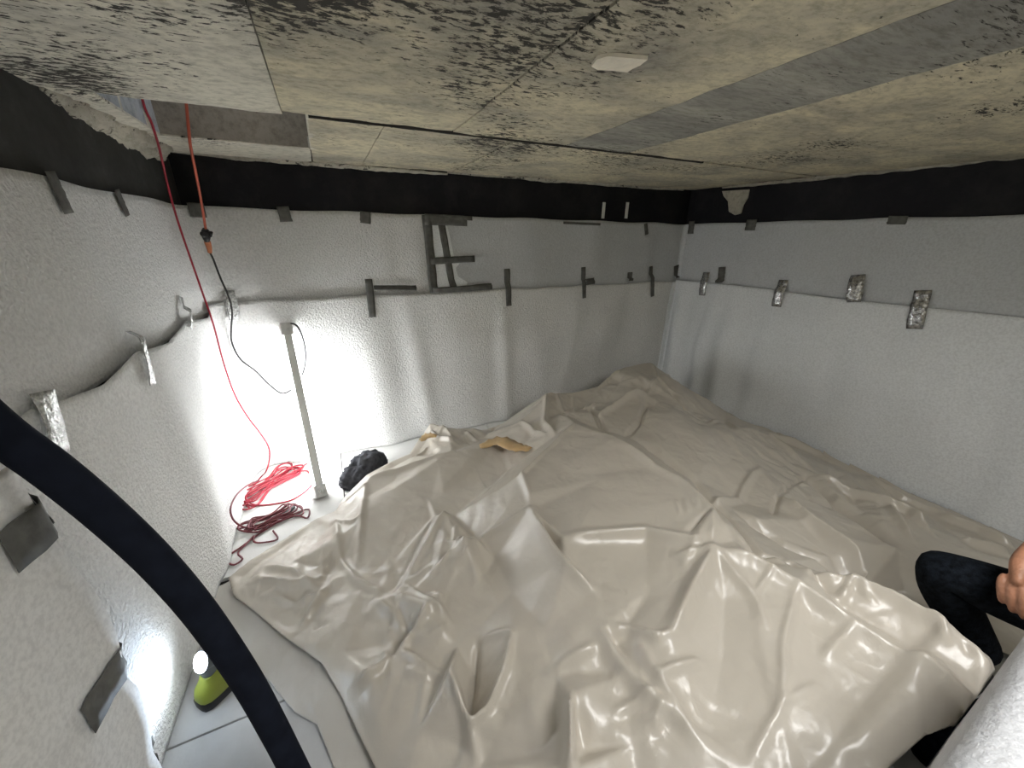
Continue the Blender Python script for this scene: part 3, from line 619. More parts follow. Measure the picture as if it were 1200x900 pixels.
for px, amp, w in [
    ([(837, 641, .5), (883, 657, .48), (933, 687, .46), (1003, 732, .46), (1070, 773, .46), (1140, 814, .46)], .022, .05), ([(930, 650, .4), (950, 667, .44), (1002, 678, .45), (1050, 703, .455), (1110, 740, .46), (1160, 777, .46)], .025, .04), ([(730, 520, .5), (800, 563, .5), (833, 601, .5), (837, 641, .5)], .02, .05), ([(745, 517, .4), (815, 558, .38), (852, 600, .36), (890, 650, .38), (930, 662, .38), (985, 705, .41), (1060, 750, .405)], -.025, .04),
    ([(933, 690, .45), (917, 753, .41), (915, 827, .37), (877, 897, .35)], .012, .02), ([(915, 827, .37), (960, 803, .39)], .01, .02),
    ([(660, 630, .4), (700, 626, .41), (757, 623, .43), (790, 632, .45), (835, 641, .49)], .022, .05), ([(837, 641, .5), (810, 690, .44), (787, 743, .41)], .03, .05),
    ([(837, 641, .5), (790, 655, .42)], .02, .03), ([(837, 641, .5), (885, 704, .43), (900, 740, .42)], .012, .03), ([(800, 660, .46), (833, 601, .5)], .012, .03),
    ([(673, 497, .5), (640, 525, .45), (611, 553, .41), (620, 575, .41)], .016, .03), ([(622, 590, .42), (640, 625, .41), (663, 660, .4), (697, 693, .36)], .026, .035),
    ([(562, 631, .2), (600, 612, .3), (630, 591, .37)], .02, .03), ([(433, 553, .22), (480, 541, .245), (530, 530, .26)], .015, .03), ([(427, 563, .19), (423, 610, .13), (417, 667, .085)], .018, .04),
    ([(520, 597, .25), (500, 640, .17), (473, 687, .11)], .022, .03), ([(473, 687, .11), (510, 708, .18), (530, 730, .17)], .016, .025), ([(440, 704, .1), (460, 722, .09), (477, 750, .08)], .026, .03),
    ([(500, 711, .19), (497, 724, .17), (467, 763, .115)], .025, .03), ([(467, 763, .115), (495, 780, .14), (520, 793, .16)], .018, .025), ([(393, 607, .05), (400, 657, .065), (417, 680, .085), (460, 700, .115)], .02, .03),
    ([(667, 812, .34), (668, 850, .34), (668, 899, .35)], .045, .022), ([(450, 760, .1), (455, 775, .1), (440, 790, .1), (420, 805, .07)], .025, .03),
    ([(310, 665, .05), (345, 672, .06), (375, 690, .07)], .02, .03), ([(300, 680, .04), (340, 688, .06), (365, 680, .07), (390, 665, .07)], .02, .03), ([(320, 700, .05), (350, 705, .06), (385, 690, .08)], .018, .025), ([(350, 735, .05), (372, 700, .07), (385, 680, .08)], .02, .03),
    ([(700, 735, .35), (720, 770, .33), (760, 815, .35), (800, 845, .35), (830, 885, .33)], .02, .035), ([(745, 760, .34), (775, 805, .35), (805, 845, .35)], .018, .03), ([(765, 800, .34), (800, 782, .37), (825, 772, .38)], .02, .025), ([(715, 742, .34), (735, 738, .34), (750, 752, .34), (780, 760, .37)], .02, .03), ([(750, 740, .36), (765, 755, .35), (787, 743, .4)], .02, .025),
    ([(640, 790, .27), (670, 770, .31), (700, 755, .33)], .015, .03), ([(715, 840, .3), (750, 820, .33), (770, 812, .34)], .016, .025), ([(763, 855, .32), (775, 830, .34)], .016, .025),
    ([(703, 481, .48), (720, 470, .5), (735, 462, .51), (760, 457, .52)], .03, .04), ([(757, 472, .47), (750, 492, .45), (733, 513, .41)], -.03, .03), ([(640, 462, .46), (638, 490, .43), (650, 510, .43)], .035, .03), ([(690, 468, .47), (705, 495, .46), (715, 515, .43)], -.03, .035), ([(610, 494, .33), (625, 505, .36), (640, 512, .38)], .025, .03), ([(652, 462, .46), (660, 480, .43)], .015, .025), ([(672, 462, .46), (673, 480, .45)], .015, .025),
    ([(700, 452, .5), (715, 440, .54), (735, 430, .57), (765, 424, .61)], .025, .03), ([(700, 462, .5), (690, 470, .47), (683, 476, .44)], .02, .02), ([(765, 424, .61), (772, 440, .58), (785, 450, .55), (800, 461, .49)], .02, .03), ([(770, 440, .58), (760, 457, .52)], .02, .03), ([(785, 455, .52), (810, 480, .45), (822, 487, .42)], -.025, .025),
    ([(830, 492, .42), (850, 488, .35), (868, 502, .37)], .02, .03), ([(893, 543, .33), (883, 553, .31), (872, 570, .29), (865, 585, .27), (830, 592, .33)], .025, .035), ([(913, 577, .3), (905, 605, .26)], -.03, .02), ([(913, 577, .3), (930, 565, .22), (948, 556, .18)], -.02, .02), ([(913, 577, .3), (950, 605, .3), (1000, 641, .29), (1040, 682, .28)], .05, .06),
    ([(806, 620, .49), (820, 610, .49), (833, 601, .5)], -.022, .02), ([(800, 590, .46), (806, 605, .47)], .01, .012), ([(790, 592, .45), (796, 607, .46)], .01, .012), ([(812, 588, .48), (817, 600, .48)], .01, .012),
    ([(970, 690, .42), (985, 700, .42), (1000, 676, .45)], .02, .025), ([(1080, 722, .45), (1095, 735, .45), (1105, 760, .43)], .02, .02), ([(1100, 735, .46), (1120, 755, .44), (1140, 775, .44)], -.022, .025), ([(1005, 680, .45), (1015, 700, .43), (1025, 712, .42)], .012, .02),
    ([(1003, 732, .46), (990, 745, .44), (965, 770, .42)], .012, .03), ([(905, 670, .46), (895, 685, .44), (883, 700, .43)], .012, .012),
    ([(900, 500, .2), (935, 510, .17), (970, 521, .14), (1040, 545, .12), (1100, 571, .11)], .045, .03), ([(960, 557, .19), (1010, 578, .18), (1063, 602, .17), (1092, 628, .15)], .05, .03), ([(945, 562, .17), (985, 593, .16), (1050, 642, .14)], -.05, .06), ([(890, 505, .25), (930, 535, .2), (960, 550, .18)], .03, .04), ([(1010, 548, .12), (1060, 575, .11), (1130, 605, .1)], .035, .03), ([(1040, 595, .16), (1046, 615, .14), (1065, 640, .12)], .03, .03), ([(860, 600, .3), (920, 640, .28), (985, 668, .24)], -.03, .05), ([(1100, 595, .1), (1150, 618, .09), (1190, 640, .08)], .05, .03), ([(1120, 640, .06), (1180, 655, .06)], .045, .03),
    ([(527, 780, .24), (533, 807, .2), (550, 843, .2), (572, 825, .22), (591, 780, .26), (601, 736, .28)], .03, .022), ([(560, 742, .2), (557, 790, .13), (551, 838, .1)], -.03, .02), ([(560, 740, .22), (575, 732, .26), (592, 732, .28), (603, 741, .28)], .02, .02),
    ([(490, 850, .1), (500, 800, .12), (475, 790, .1)], .012, .03), ([(560, 895, .14), (550, 860, .15)], .02, .03), ([(520, 600, .25), (545, 640, .25), (560, 680, .22)], .012, .03), ([(545, 625, .24), (525, 655, .2), (515, 675, .16)], .018, .02), ([(535, 615, .24), (530, 640, .22)], .014, .016), ([(550, 650, .23), (540, 665, .2)], .014, .016),
    ([(503, 498, .28), (515, 512, .27), (535, 520, .26)], .03, .025), ([(523, 501, .28), (530, 515, .27)], .025, .02), ([(500, 515, .26), (485, 530, .24)], .02, .02), ([(545, 503, .26), (560, 515, .24)], .02, .02), ([(400, 590, .06), (420, 575, .12), (430, 565, .18)], .015, .02), ([(390, 612, .05), (412, 618, .07), (425, 612, .1)], .02, .02)]:
    CRE = CRE+crease(px, amp, w)
WR = smooth(C1, 2)*big_m+smooth(C2, 1)*(.25+fine_m*.9)+C3*fine_m*1.1+smooth(CRE+0*GX, 1)*1.45
edge_d = np.full(GX.shape, 9.)
for i in range(len(OUT)):
    a, b2 = OUT[i], OUT[(i+1) % len(OUT)]; d = b2-a; t = np.clip(((GX-a[0])*d[0]+(GY-a[1])*d[1])/(d@d), 0, 1)
    edge_d = np.minimum(edge_d, np.hypot(GX-a[0]-t*d[0], GY-a[1]-t*d[1]))
Hs = np.maximum(Hs+WR*np.clip(edge_d/.06, .25, 1), .022)
def inside(P):
    c_ = np.zeros(GX.shape, bool); n = len(P)
    for i in range(n):
        (x0, y0), (x1, y1) = P[i], P[(i+1) % n]
        if y0 == y1: continue
        c_ ^= ((y0 > GY) != (y1 > GY)) & (GX < (x1-x0)*(GY-y0)/(y1-y0)+x0)
    return c_
def grid_sheet(name, P, Hh, mat, parent=None, thick=.004, **k):
    ins = inside(P); ids = -np.ones(GX.shape, int); keep = ins.copy()
    # grow by one cell and snap the outer ring to the outline
    g_ = ins.copy(); g_[1:] |= ins[:-1]; g_[:-1] |= ins[1:]; g2 = g_.copy(); g2[:, 1:] |= g_[:, :-1]; g2[:, :-1] |= g_[:, 1:]
    X, Y = GX.copy(), GY.copy(); ring = g2 & ~ins
    I, J = np.where(ring)
    best = np.full(len(I), 9.); bx_, by_ = GX[I, J].copy(), GY[I, J].copy()
    for i in range(len(P)):
        a, b2 = np.array(P[i]), np.array(P[(i+1) % len(P)]); d = b2-a
        t = np.clip(((GX[I, J]-a[0])*d[0]+(GY[I, J]-a[1])*d[1])/(d@d), 0, 1); qx, qy = a[0]+t*d[0], a[1]+t*d[1]; dd = np.hypot(GX[I, J]-qx, GY[I, J]-qy)
        u_ = dd < best; best[u_] = dd[u_]; bx_[u_] = qx[u_]; by_[u_] = qy[u_]
    X[I, J] = bx_; Y[I, J] = by_
    ids[g2] = np.arange(g2.sum()); verts = np.stack([X[g2], Y[g2], Hh[g2]+ZF], 1)
    q = np.stack([ids[:-1, :-1], ids[1:, :-1], ids[1:, 1:], ids[:-1, 1:]], -1).reshape(-1, 4); cnt = np.stack([ins[:-1, :-1], ins[1:, :-1], ins[1:, 1:], ins[:-1, 1:]], -1).reshape(-1, 4).sum(1)
    q = q[(q >= 0).all(1) & (cnt >= 1)]
    me = bpy.data.meshes.new(name); me.from_pydata(verts.tolist(), [], q.tolist()); me.validate(); me.update()
    bm = bmesh.new(); bm.from_mesh(me); bmesh.ops.delete(bm, geom=[v_ for v_ in bm.verts if not v_.link_faces], context='VERTS'); bmesh.ops.dissolve_degenerate(bm, dist=1e-5, edges=bm.edges[:]); bm.to_mesh(me); bm.free()
    o = link(name, me, mat, parent, smooth=True, **k); sm = o.modifiers.new('t', 'SOLIDIFY'); sm.thickness = thick; sm.offset = -1
    return o
# holes of H outside the outline: fill from nearest ring so the hem stays level
Hx = Hs.copy()
liner = grid_sheet('pool_liner', [tuple(p) for p in OUT], Hx, M['liner'], label='huge crumpled glossy beige plastic liner heaped over the floor', cat='liner')
# lower fold of the same liner, lying almost flat under the left hem
low = [(252, 690), (300, 664), (380, 640), (470, 700), (520, 800), (540, 900), (520, 960), (395, 965), (392, 900), (372, 850), (345, 835), (318, 800), (285, 765), (262, 735), (240, 712)]
LP = [tuple(floor_at(x, y, .01).xy) for x, y in low]
HL = .010+np.clip(smooth(C2, 1)*.6+C3*.6+smooth(C1, 3)*.15, -.007, .018)
HL += .012*np.exp(-((GX-floor_at(400, 820).x)**2+(GY-floor_at(400, 820).y)**2)/.12**2)
und = grid_sheet('lower_fold', LP, np.minimum(HL, Hs-.006), M['liner_under'], liner, .003)
# tan reverse side showing in a fold, plus the crumpled white bag-like corner
def ribbon(px, w, mat, name, par):
    P = catmull([floor_at(x, y, h) for x, y, h in px], 6); v = []
    for i, p in enumerate(P):
        t = (P[min(i+1, len(P)-1)]-P[max(i-1, 0)]).normalized(); sd = t.cross(Vector((0, 0, 1))).normalized()
        ww = w*math.sin(math.pi*(.12+.76*i/(len(P)-1)))
        for j in range(5):
            u_ = j/4-.5; v.append(p+sd*(ww*u_)+Vector((0, 0, .012-.04*u_*u_+.016*noise.noise(Vector((i*.9, j*1.3, 6))))))
    o = pyd(name, v, grid_faces(len(P), 5), mat, None, True); o.parent = par; sm = o.modifiers.new('t', 'SOLIDIFY'); sm.thickness = .003; return o
ribbon([(562, 524, .25), (585, 517, .285), (603, 524, .30), (622, 527, .325)], .13, M['tan'], 'tan_fold', liner)
ribbon([(492, 517, .26), (502, 511, .275), (512, 512, .275)], .07, M['tan'], 'tan_fold', liner)
# ------------------------------------------------------------------ tube lamp leaning on the back wall
b0 = floor_at(377, 583, .0); b0.z = ZF+.008; t0 = at_y(334, 379, YB-.075)
ax = (t0-b0); L = ax.length; ax.normalize()
tl = thing('tube_lamp', 'lit tube work lamp leaning against the white back wall', 'lamp', tuple(b0))
toward = Vector((ax.x*0-.25, .97, 0)); zz = (toward-ax*toward.dot(ax)).normalized(); xx = ax.cross(zz)
MX = Matrix.Translation(b0) @ Matrix((xx, zz, ax)).transposed().to_4x4()
def lp(name, lo, hi, mat, bev=.004): return box(name, lo, hi, mat, tl, bev, MX)
lp('housing', (-.026, -.020, .05), (.026, .014, L-.05), M['lamp_case'], .008)
d_ = lp('diffuser', (-.034, -.012, .07), (.034, .046, L-.08), M['tube'], .008)
ec = lp('end_cap', (-.036, -.026, L-.085), (.036, .044, L), M['lamp_end'])
ec2 = lp('end_cap', (-.036, -.028, .0), (.036, .044, .085), M['lamp_end'])
lp('foot_bracket', (-.038, -.03, .0), (.05, .04, .008), M['lamp_end'], .002)
bm = bmesh.new(); bmesh.ops.create_cone(bm, cap_ends=True, segments=12, radius1=.011, radius2=.011, depth=.006, matrix=MX@Matrix.Translation((0, -.026, .04))@Matrix.Rotation(math.pi/2, 4, 'X'))
me = bpy.data.meshes.new('screw'); bm.to_mesh(me); bm.free(); o = link('screw', me, M['tape_silver']); o.parent = ec2
pt = lambda x, y, Y: at_y(x, y, Y)
conn_y = 2.90
lead = [t0+ax*.0, pt(348, 382, 2.93), pt(357, 405, 2.95), pt(357, 430, 2.955), pt(348, 450, 2.96), pt(332, 461, 2.96), pt(316, 451, 2.96), pt(300, 435, 2.96), pt(282, 421, 2.96), pt(272, 402, 2.96), pt(271, 385, 2.955), pt(272, 366, 2.95), pt(268, 348, 2.95), pt(258, 325, 2.94), pt(250, 304, 2.92), pt(245, 294, conn_y)]
tube('power_lead', lead, .006, M['greycable'], tl, 6, 6)
# ------------------------------------------------------------------ cables from the shaft
c2 = thing('orange_extension_cord', 'orange extension cord hanging from the ceiling shaft to the lamp plug', 'cable', tuple(pt(222, 165, 2.55)))
tube('cord', [(-.40, 2.45, 1.2), (-.43, 2.5, .85), pt(221, 152, 2.53), pt(223, 170, 2.55), pt(228, 195, 2.62), pt(235, 232, 2.75), pt(241, 268, 2.86)], .0065, M['orange'], c2, 7, 6)
tube('socket', [pt(240, 268, 2.86), pt(241, 272, 2.868), pt(242, 280, 2.872), pt(243, 285, 2.88)], lambda t: .012+.01*math.sin(min(1, t*1.2)*math.pi), M['black'], c2, 10, 4)
tube('socket_cover', [pt(236, 276, 2.855), pt(242, 273, 2.855), pt(249, 275, 2.86)], lambda t: .012+.006*math.sin(t*9), M['black'], c2, 8, 4)
tube('plug', [pt(243, 283, 2.88), pt(245, 290, 2.89), pt(246, 296, 2.90)], lambda t: .017-.006*t, M['plug'], c2, 10, 4)
def coil(px0, px1, n, w, zlo, seed, jitter=.02):
    r = random.Random(seed); a, b2 = floor_at(*px0), floor_at(*px1); d = b2-a; L_ = d.length; d.normalize(); s_ = Vector((-d.y, d.x, 0)); P = []
    for k in range(n):
        w0 = w*r.uniform(.45, 1.1); e0, e1 = r.uniform(-.03, .05), r.uniform(-.03, .05); m_ = 10; o_ = r.uniform(-.02, .02); sk = r.uniform(-.3, .3)
        for q in range(m_):
            th = 2*math.pi*q/m_; l = (.5-.5*math.cos(th))*(L_+e0+e1)-e0
            waist = 1.5*(.22+.78*math.cos(th)**2)
            P.append(a+d*l+s_*(w0*math.sin(th)*waist+o_+sk*(l-L_/2)+r.uniform(-jitter, jitter)*.4)+Vector((0, 0, zlo+.004*k+r.uniform(0, .006))))
    return P
h1 = [(-.52, 2.2, 1.2), (-.54, 2.3, .8), pt(166, 113, 2.40), pt(178, 145, 2.45), pt(187, 175, 2.52), pt(196, 215, 2.62), pt(208, 258, 2.70), pt(224, 305, 2.75), pt(238, 345, 2.78), pt(250, 380, 2.79), pt(262, 425, 2.80), pt(275, 462, 2.80), pt(290, 488, 2.80), pt(303, 505, 2.79), pt(314, 522, 2.78), pt(316, 536, 2.77), pt(312, 552, 2.74)]
c1 = thing('red_extension_cord', 'red extension cord hanging from the ceiling shaft and coiled pink-red beside the lamp foot', 'cable', tuple(floor_at(310, 570)))
K = coil((284, 594), (343, 552), 9, .105, .012, 4)
zf = lambda x, y, h=.008: floor_at(x, y, h)
tail = [zf(300, 592), zf(335, 588), zf(352, 580), zf(364, 570), zf(366, 561), zf(360, 552, .02), zf(350, 552, .03), zf(360, 543, .02), zf(372, 541)]
tube('cord', h1+[zf(305, 560, .02)]+K+tail, .0052, M['red'], c1, 6, 4)
c3 = thing('dark_red_cord', 'dark red cord lying in loose loops on the floor in front of the red coil', 'cable', tuple(floor_at(300, 620)))
K2 = coil((293, 622), (345, 598), 6, .09, .012, 8)
big = [zf(303, 563, .05), on_left(288, 570, .05), on_left(276, 582, .045), on_left(270, 597, .045), on_left(275, 611, .045), zf(290, 619, .02), zf(308, 617), zf(330, 610)]
loop = [zf(345, 605), zf(360, 607), zf(362, 597), zf(350, 600), zf(325, 612), zf(300, 628), zf(284, 640), zf(267, 652), zf(266, 658), zf(274, 662), zf(284, 655, .012), zf(279, 648, .012), zf(290, 636, .014), zf(298, 628, .014), zf(297, 634), zf(305, 636), zf(325, 632), zf(320, 622, .01)]
tube('cord', big+K2+loop, .0052, M['darkred'], c3, 6, 4)
v_end = tube('cord_end', [zf(334, 604, .02), zf(340, 598, .022), zf(344, 594, .018)], lambda t: .016-.004*t, M['greycable'], c3, 9, 4)
# ------------------------------------------------------------------ dark jacket on the floor
jc = floor_at(430, 560); jv = []; nu, nv = 64, 40
for i in range(nu):
    for j in range(nv):
        th = 2*math.pi*i/nu; ph = math.pi*j/(nv-1)
        d = Vector((math.sin(ph)*math.cos(th), math.sin(ph)*math.sin(th), math.cos(ph)))
        k = 1+.22*noise.noise(d*1.7+Vector((3, 1, 0)))
        q = Vector((d.x*2.2+d.y*.6, d.y*2.5-d.x, d.z*2.6)); wv = noise.noise(q*.7)*1.8
        k += .15*(1-abs(noise.noise(q+Vector((wv, wv, 0)))*2.6))
        jv.append(Vector((d.x*.185*k, d.y*.12*k, max(-.028, d.z*.145*k))))
rz = Matrix.Rotation(.75, 3, 'Z')
jv = [rz@p+Vector((jc.x, jc.y, ZF+.032)) for p in jv]
jf = [((i*nv+j), ((i+1) % nu)*nv+j, ((i+1) % nu)*nv+j+1, i*nv+j+1) for i in range(nu) for j in range(nv-1)]
pyd('jacket', jv, jf, M['cloth'], None, True, label='crumpled dark grey garment dropped on the floor behind the liner', cat='garment')
# ------------------------------------------------------------------ green work light
fb = floor_at(256, 811); wlamp = thing('work_torch', 'small lime green battery work light standing on the floor by the left wall', 'torch', (fb.x, fb.y, ZF+.001))
RZ = Matrix.Translation((fb.x, fb.y, ZF+.001))@Matrix.Rotation(math.radians(222), 4, 'Z')       # local +x: beam
def loft(name, secs, mat, par, n=20, mx=RZ, pw=3., sub=None):
    v = []
    for cx_, cz_, rx, ry, tilt in secs:
        for k in range(n):
            w = 2*math.pi*k/n; c_, s_ = math.cos(w), math.sin(w); r_ = (abs(c_)**pw+abs(s_)**pw)**(-1/pw)
            x, y = rx*c_*r_, ry*s_*r_
            v.append(mx@Vector((cx_+x*math.cos(tilt), y, cz_-x*math.sin(tilt))))
    f = grid_faces(len(secs), n, True)+[tuple(range(n))[::-1], tuple((len(secs)-1)*n+k for k in range(n))]
    o = pyd(name, v, f, mat, None, True); child(o, par)
    if sub: o.parent = sub; o.matrix_parent_inverse = Matrix.Translation(-par.location) @ Matrix.Translation(par.location) @ Matrix.Identity(4)
    o.data.set_sharp_from_angle(angle=.7); return o
loft('battery_base', [(0, 0, .062, .045, 0), (0, .004, .066, .048, 0), (0, .026, .066, .048, 0), (0, .034, .062, .045, 0)], M['black'], wlamp, pw=4.)
loft('body', [(0, .032, .062, .045, 0), (0, .042, .064, .047, 0), (-.002, .075, .058, .043, .05), (-.004, .10, .042, .034, .1), (-.002, .125, .030, .027, .15)], M['lime'], wlamp)
loft('neck', [(-.003, .115, .027, .025, .15), (.0, .14, .026, .025, .3), (.004, .165, .028, .027, .5)], M['lamp_grey'], wlamp, pw=2.)
HM = RZ@Matrix.Translation((-.004, 0, .182))@Matrix.Rotation(math.radians(60), 4, 'Y')
hd = loft('head', [(0, -.045, .022, .022, 0), (0, -.035, .03, .03, 0), (0, .0, .034, .034, 0), (0, .012, .038, .038, 0), (0, .018, .038, .038, 0)], M['lamp_grey'], wlamp, mx=HM, pw=2.)
loft('lens', [(0, .0185, .035, .035, 0), (0, .022, .034, .034, 0), (0, .025, .027, .027, 0)], M['lens'], wlamp, mx=HM, pw=2., sub=hd)
sl = bpy.data.lights.new('torch_beam', 'SPOT'); sl.energy = 2.6; sl.color = (.62, .78, 1); sl.spot_size = 2.4; sl.spot_blend = .8; sl.shadow_soft_size = .03
so = bpy.data.objects.new('torch_beam', sl); C.objects.link(so); p0 = HM@Vector((0, 0, .04)); p1 = HM@Vector((0, 0, 1)); so.location = p0; so.rotation_euler = (p1-p0).to_track_quat('-Z', 'Y').to_euler()
# ------------------------------------------------------------------ black hose
hose = [Vector((-.08, .50, ZF+.031)), Vector((-.17, .60, ZF+.034)), Vector((-.24, .70, ZF+.10))] + [at_d(x, y, d) for x, y, d in [(343, 897, 1.10), (320, 852, 1.06), (288, 795, 1.0), (238, 722, .92), (185, 660, .85), (125, 603, .785), (62, 551, .735), (0, 506, .70)]]
hose += [(-.635, .97, -.24), (-.655, .93, -.10), (-.665, .87, .05), (-.66, .80, .22), (-.65, .7, .395)]
hr = .034
hz = tube('black_hose', hose, hr, M['hose'], None, 28, 10, label='thick smooth black hose arching down across the left foreground', cat='hose')
# ------------------------------------------------------------------ fleece-covered ledge in the near right corner
v = []; prof = [(-1.15, -.79), (-.6, -.786), (-.2, -.785), (-.06, -.785), (-.018, -.789), (.016, -.805), (.036, -.835), (.042, -.875), (.043, -1.0), (.044, -1.3), (.046, ZF+.004)]
pr2 = catmull([Vector((0, a, b2)) for a, b2 in prof], 6); nxs = 70
for i in range(nxs+1):
    x = -.55+2.0*i/nxs
    for p in pr2: v.append((x, p.y-.020+.036*(x-1.3)+.004*noise.noise(Vector((x*2, p.z*3, 1)))+.002*noise.noise(Vector((x*9, p.z*9, p.y*9))), p.z+(.006*noise.noise(Vector((x*2, p.y*3, 5))) if p.y < 0 else 0)))
led = pyd('ledge_fleece', v, grid_faces(nxs+1, len(pr2)), M['fleece_ledge'], None, True, label='white fleece covering over the rounded ledge in the near right corner', cat='fleece cover')
sm = led.modifiers.new('t', 'SOLIDIFY'); sm.thickness = .006
struct(box('trim_1', (-.54, -1.2, ZF), (1.44, -.12, -.80), M['conc_light'], bevel=.02))
# ------------------------------------------------------------------ plaster flake on the ceiling
fk = [(693, 78), (699, 70), (712, 66), (735, 68), (759, 70), (750, 77), (741, 81), (735, 85), (717, 83), (700, 82)]
fp = [at_z(x, y, zc(.75)-.012+.006*random.random()) for x, y in fk]; n_ = len(fp)
ctr = sum(fp, Vector())/n_; ctr.z -= .004
o = pyd('plaster_flake', fp+[ctr]+[p+Vector((0, 0, .009)) for p in fp], [(i, (i+1) % n_, n_) for i in range(n_)]+[(i, i+n_+1, (i+1) % n_+n_+1, (i+1) % n_) for i in range(n_)], M['flake'], label='loose cream flake stuck flat under the concrete ceiling', cat='flake')
# ------------------------------------------------------------------ kneeling person at the right edge
def skinned(name, J, E, mat, root, sub=2):
    """J: name -> (xyz, radius)"""
    ks = list(J); me = bpy.data.meshes.new(name); me.from_pydata([tuple(J[k][0]) for k in ks], [(ks.index(a), ks.index(b2)) for a, b2 in E], []); me.update()
    o = bpy.data.objects.new(name, me); C.objects.link(o); o.modifiers.new('s', 'SKIN')
    for i, k in enumerate(ks):
        sv = me.skin_vertices[0].data[i]; r = J[k][1]; sv.radius = (r, r) if not isinstance(r, tuple) else r; sv.use_root = (i == 0); sv.use_loose = False
    sd = o.modifiers.new('d', 'SUBSURF'); sd.levels = sub; sd.render_levels = sub
    dg = bpy.context.evaluated_depsgraph_get(); m2 = bpy.data.meshes.new_from_object(o.evaluated_get(dg)); bpy.data.objects.remove(o); bpy.data.meshes.remove(me)
    m2.name = name; m2.materials.clear(); o = link(name, m2, mat, smooth=True); child(o, root); return o
V = Vector
knee = at_d(1096, 664, 1.30); fwd = V((-.6, .8, 0)); rgt = V((.8, .6, 0))
hipR = V((1.99, -.10, -1.10)); pel = hipR-rgt*.09; hipL = pel-rgt*.09; ank = V((1.97, .075, -1.44)); toe = V((1.76, .11, -1.60))
kneeL = V((1.93, .0, -1.57))-rgt*.16; kneeL = V((1.52, .075, -1.54)); ankL = kneeL+V((.26, -.30, -.06)); toeL = ankL+V((.10, -.12, .0))
chest = pel+V((-.03, .05, .34)); neck = chest+V((-.03, .05, .16)); head = neck+V((-.03, .04, .13)); crown = head+V((-.01, .01, .10))
shR = chest+rgt*.18+V((0, 0, .09)); shL = chest-rgt*.18+V((0, 0, .09))
wr_ = at_d(1197, 660, 1.13); elR = V((2.13, .07, -.70)); elL = shL+V((-.05, -.05, -.28)); wrL = elL+fwd*.2+V((.0, .0, -.14))
person = thing('person', 'person in dark trousers kneeling at the right edge, bare hand hanging over the thigh', 'person', (hipR.x, hipR.y, ZF+.03))
J = {'pel': (pel, .12), 'bel': (pel+V((-.01, .02, .17)), .125), 'chest': (chest, .14), 'neck0': (neck+V((0, 0, -.02)), .062), 'neck': (neck+V((-.01, .01, .04)), .055), 'head': (head, .088), 'crown': (crown, .075),
     'shR': (shR, .062), 'elR': (elR, .042), 'faR': (elR.lerp(wr_, .3), .043), 'wrR': (wr_, .029), 'shL': (shL, .062), 'elL': (elL, .042), 'wrL': (wrL, .028),
     'hipR': (hipR, .08), 'knR': (knee, .05), 'caR': (knee.lerp(ank, .3), .048), 'anR': (ank, .032), 'hipL': (hipL, .08), 'knL': (kneeL, .045), 'caL': (kneeL.lerp(ankL, .3), .045), 'anL': (ankL, .032)}
# hands: palm and five bent fingers each
def hand(pre, wr, d, up_, th_side, J, E, root_key, curl):
    d = d.normalized(); n_ = (up_-d*up_.dot(d)).normalized(); s_ = d.cross(n_)*th_side
    J[pre+'palm'] = (wr+d*.045+n_*.0, (.034, .02)); J[pre+'kn'] = (wr+d*.085, (.038, .016)); E += [(root_key, pre+'palm'), (pre+'palm', pre+'kn')]
    fing = []
    for i, (o_, ln) in enumerate([(.030, .078), (.011, .088), (-.009, .082), (-.028, .066)]):
        b0_ = wr+d*(.082-.004*abs(i-1))+s_*o_; pts_ = [wr+d*.05+s_*o_*.8, b0_]; a = .25
        for q, fr in enumerate((.45, .32, .23)):
            a += curl*(.6, 1., .7)[q]; pts_.append(pts_[-1]+(d*math.cos(a)-n_*math.sin(a))*(ln*fr))
        fing.append((pts_, [.010, .0105, .0098, .009, .0075]))
    tb = wr+d*.02+s_*.022; td = (d*.75+s_*.65-n_*.2).normalized(); fing.append(([tb, tb+td*.032, tb+td*.06+d*.008, tb+td*.07+d*.03], [.014, .014, .012, .009]))
    return fing
E = [('pel', 'bel'), ('bel', 'chest'), ('chest', 'neck0'), ('neck0', 'neck'), ('neck', 'head'), ('head', 'crown'), ('chest', 'shR'), ('shR', 'elR'), ('elR', 'faR'), ('faR', 'wrR'), ('chest', 'shL'), ('shL', 'elL'), ('elL', 'wrL'),
     ('pel', 'hipR'), ('hipR', 'knR'), ('knR', 'caR'), ('caR', 'anR'), ('pel', 'hipL'), ('hipL', 'knL'), ('knL', 'caL'), ('caL', 'anL')]
tipR = at_d(1181, 738, 1.07)
F_R = hand('r', wr_, tipR-wr_, (-ray(1190, 690))-RT*.7, -1, J, E, 'wrR', .42)
F_L = hand('l', wrL, fwd+V((0, 0, -.4)), V((0, 0, 1)), -1, J, E, 'wrL', .5)
body = skinned('body', J, E, M['skin'], person)
bm = bmesh.new(); bm.from_mesh(body.data)
for P_, R_ in F_R+F_L:
    pth = catmull(P_, 5); n_ = len(pth)
    rr = lambda t, R_=R_: float(np.interp(t, np.linspace(0, 1, len(R_)), R_))*(1 if t < .93 else .72)
    pth = pth+[pth[-1]+(pth[-1]-pth[-2]).normalized()*.004]
    vv, ff = tube_geo(pth, rr, 10); vs = [bm.verts.new(p) for p in vv]
    for f_ in ff: bm.faces.new([vs[k] for k in f_])
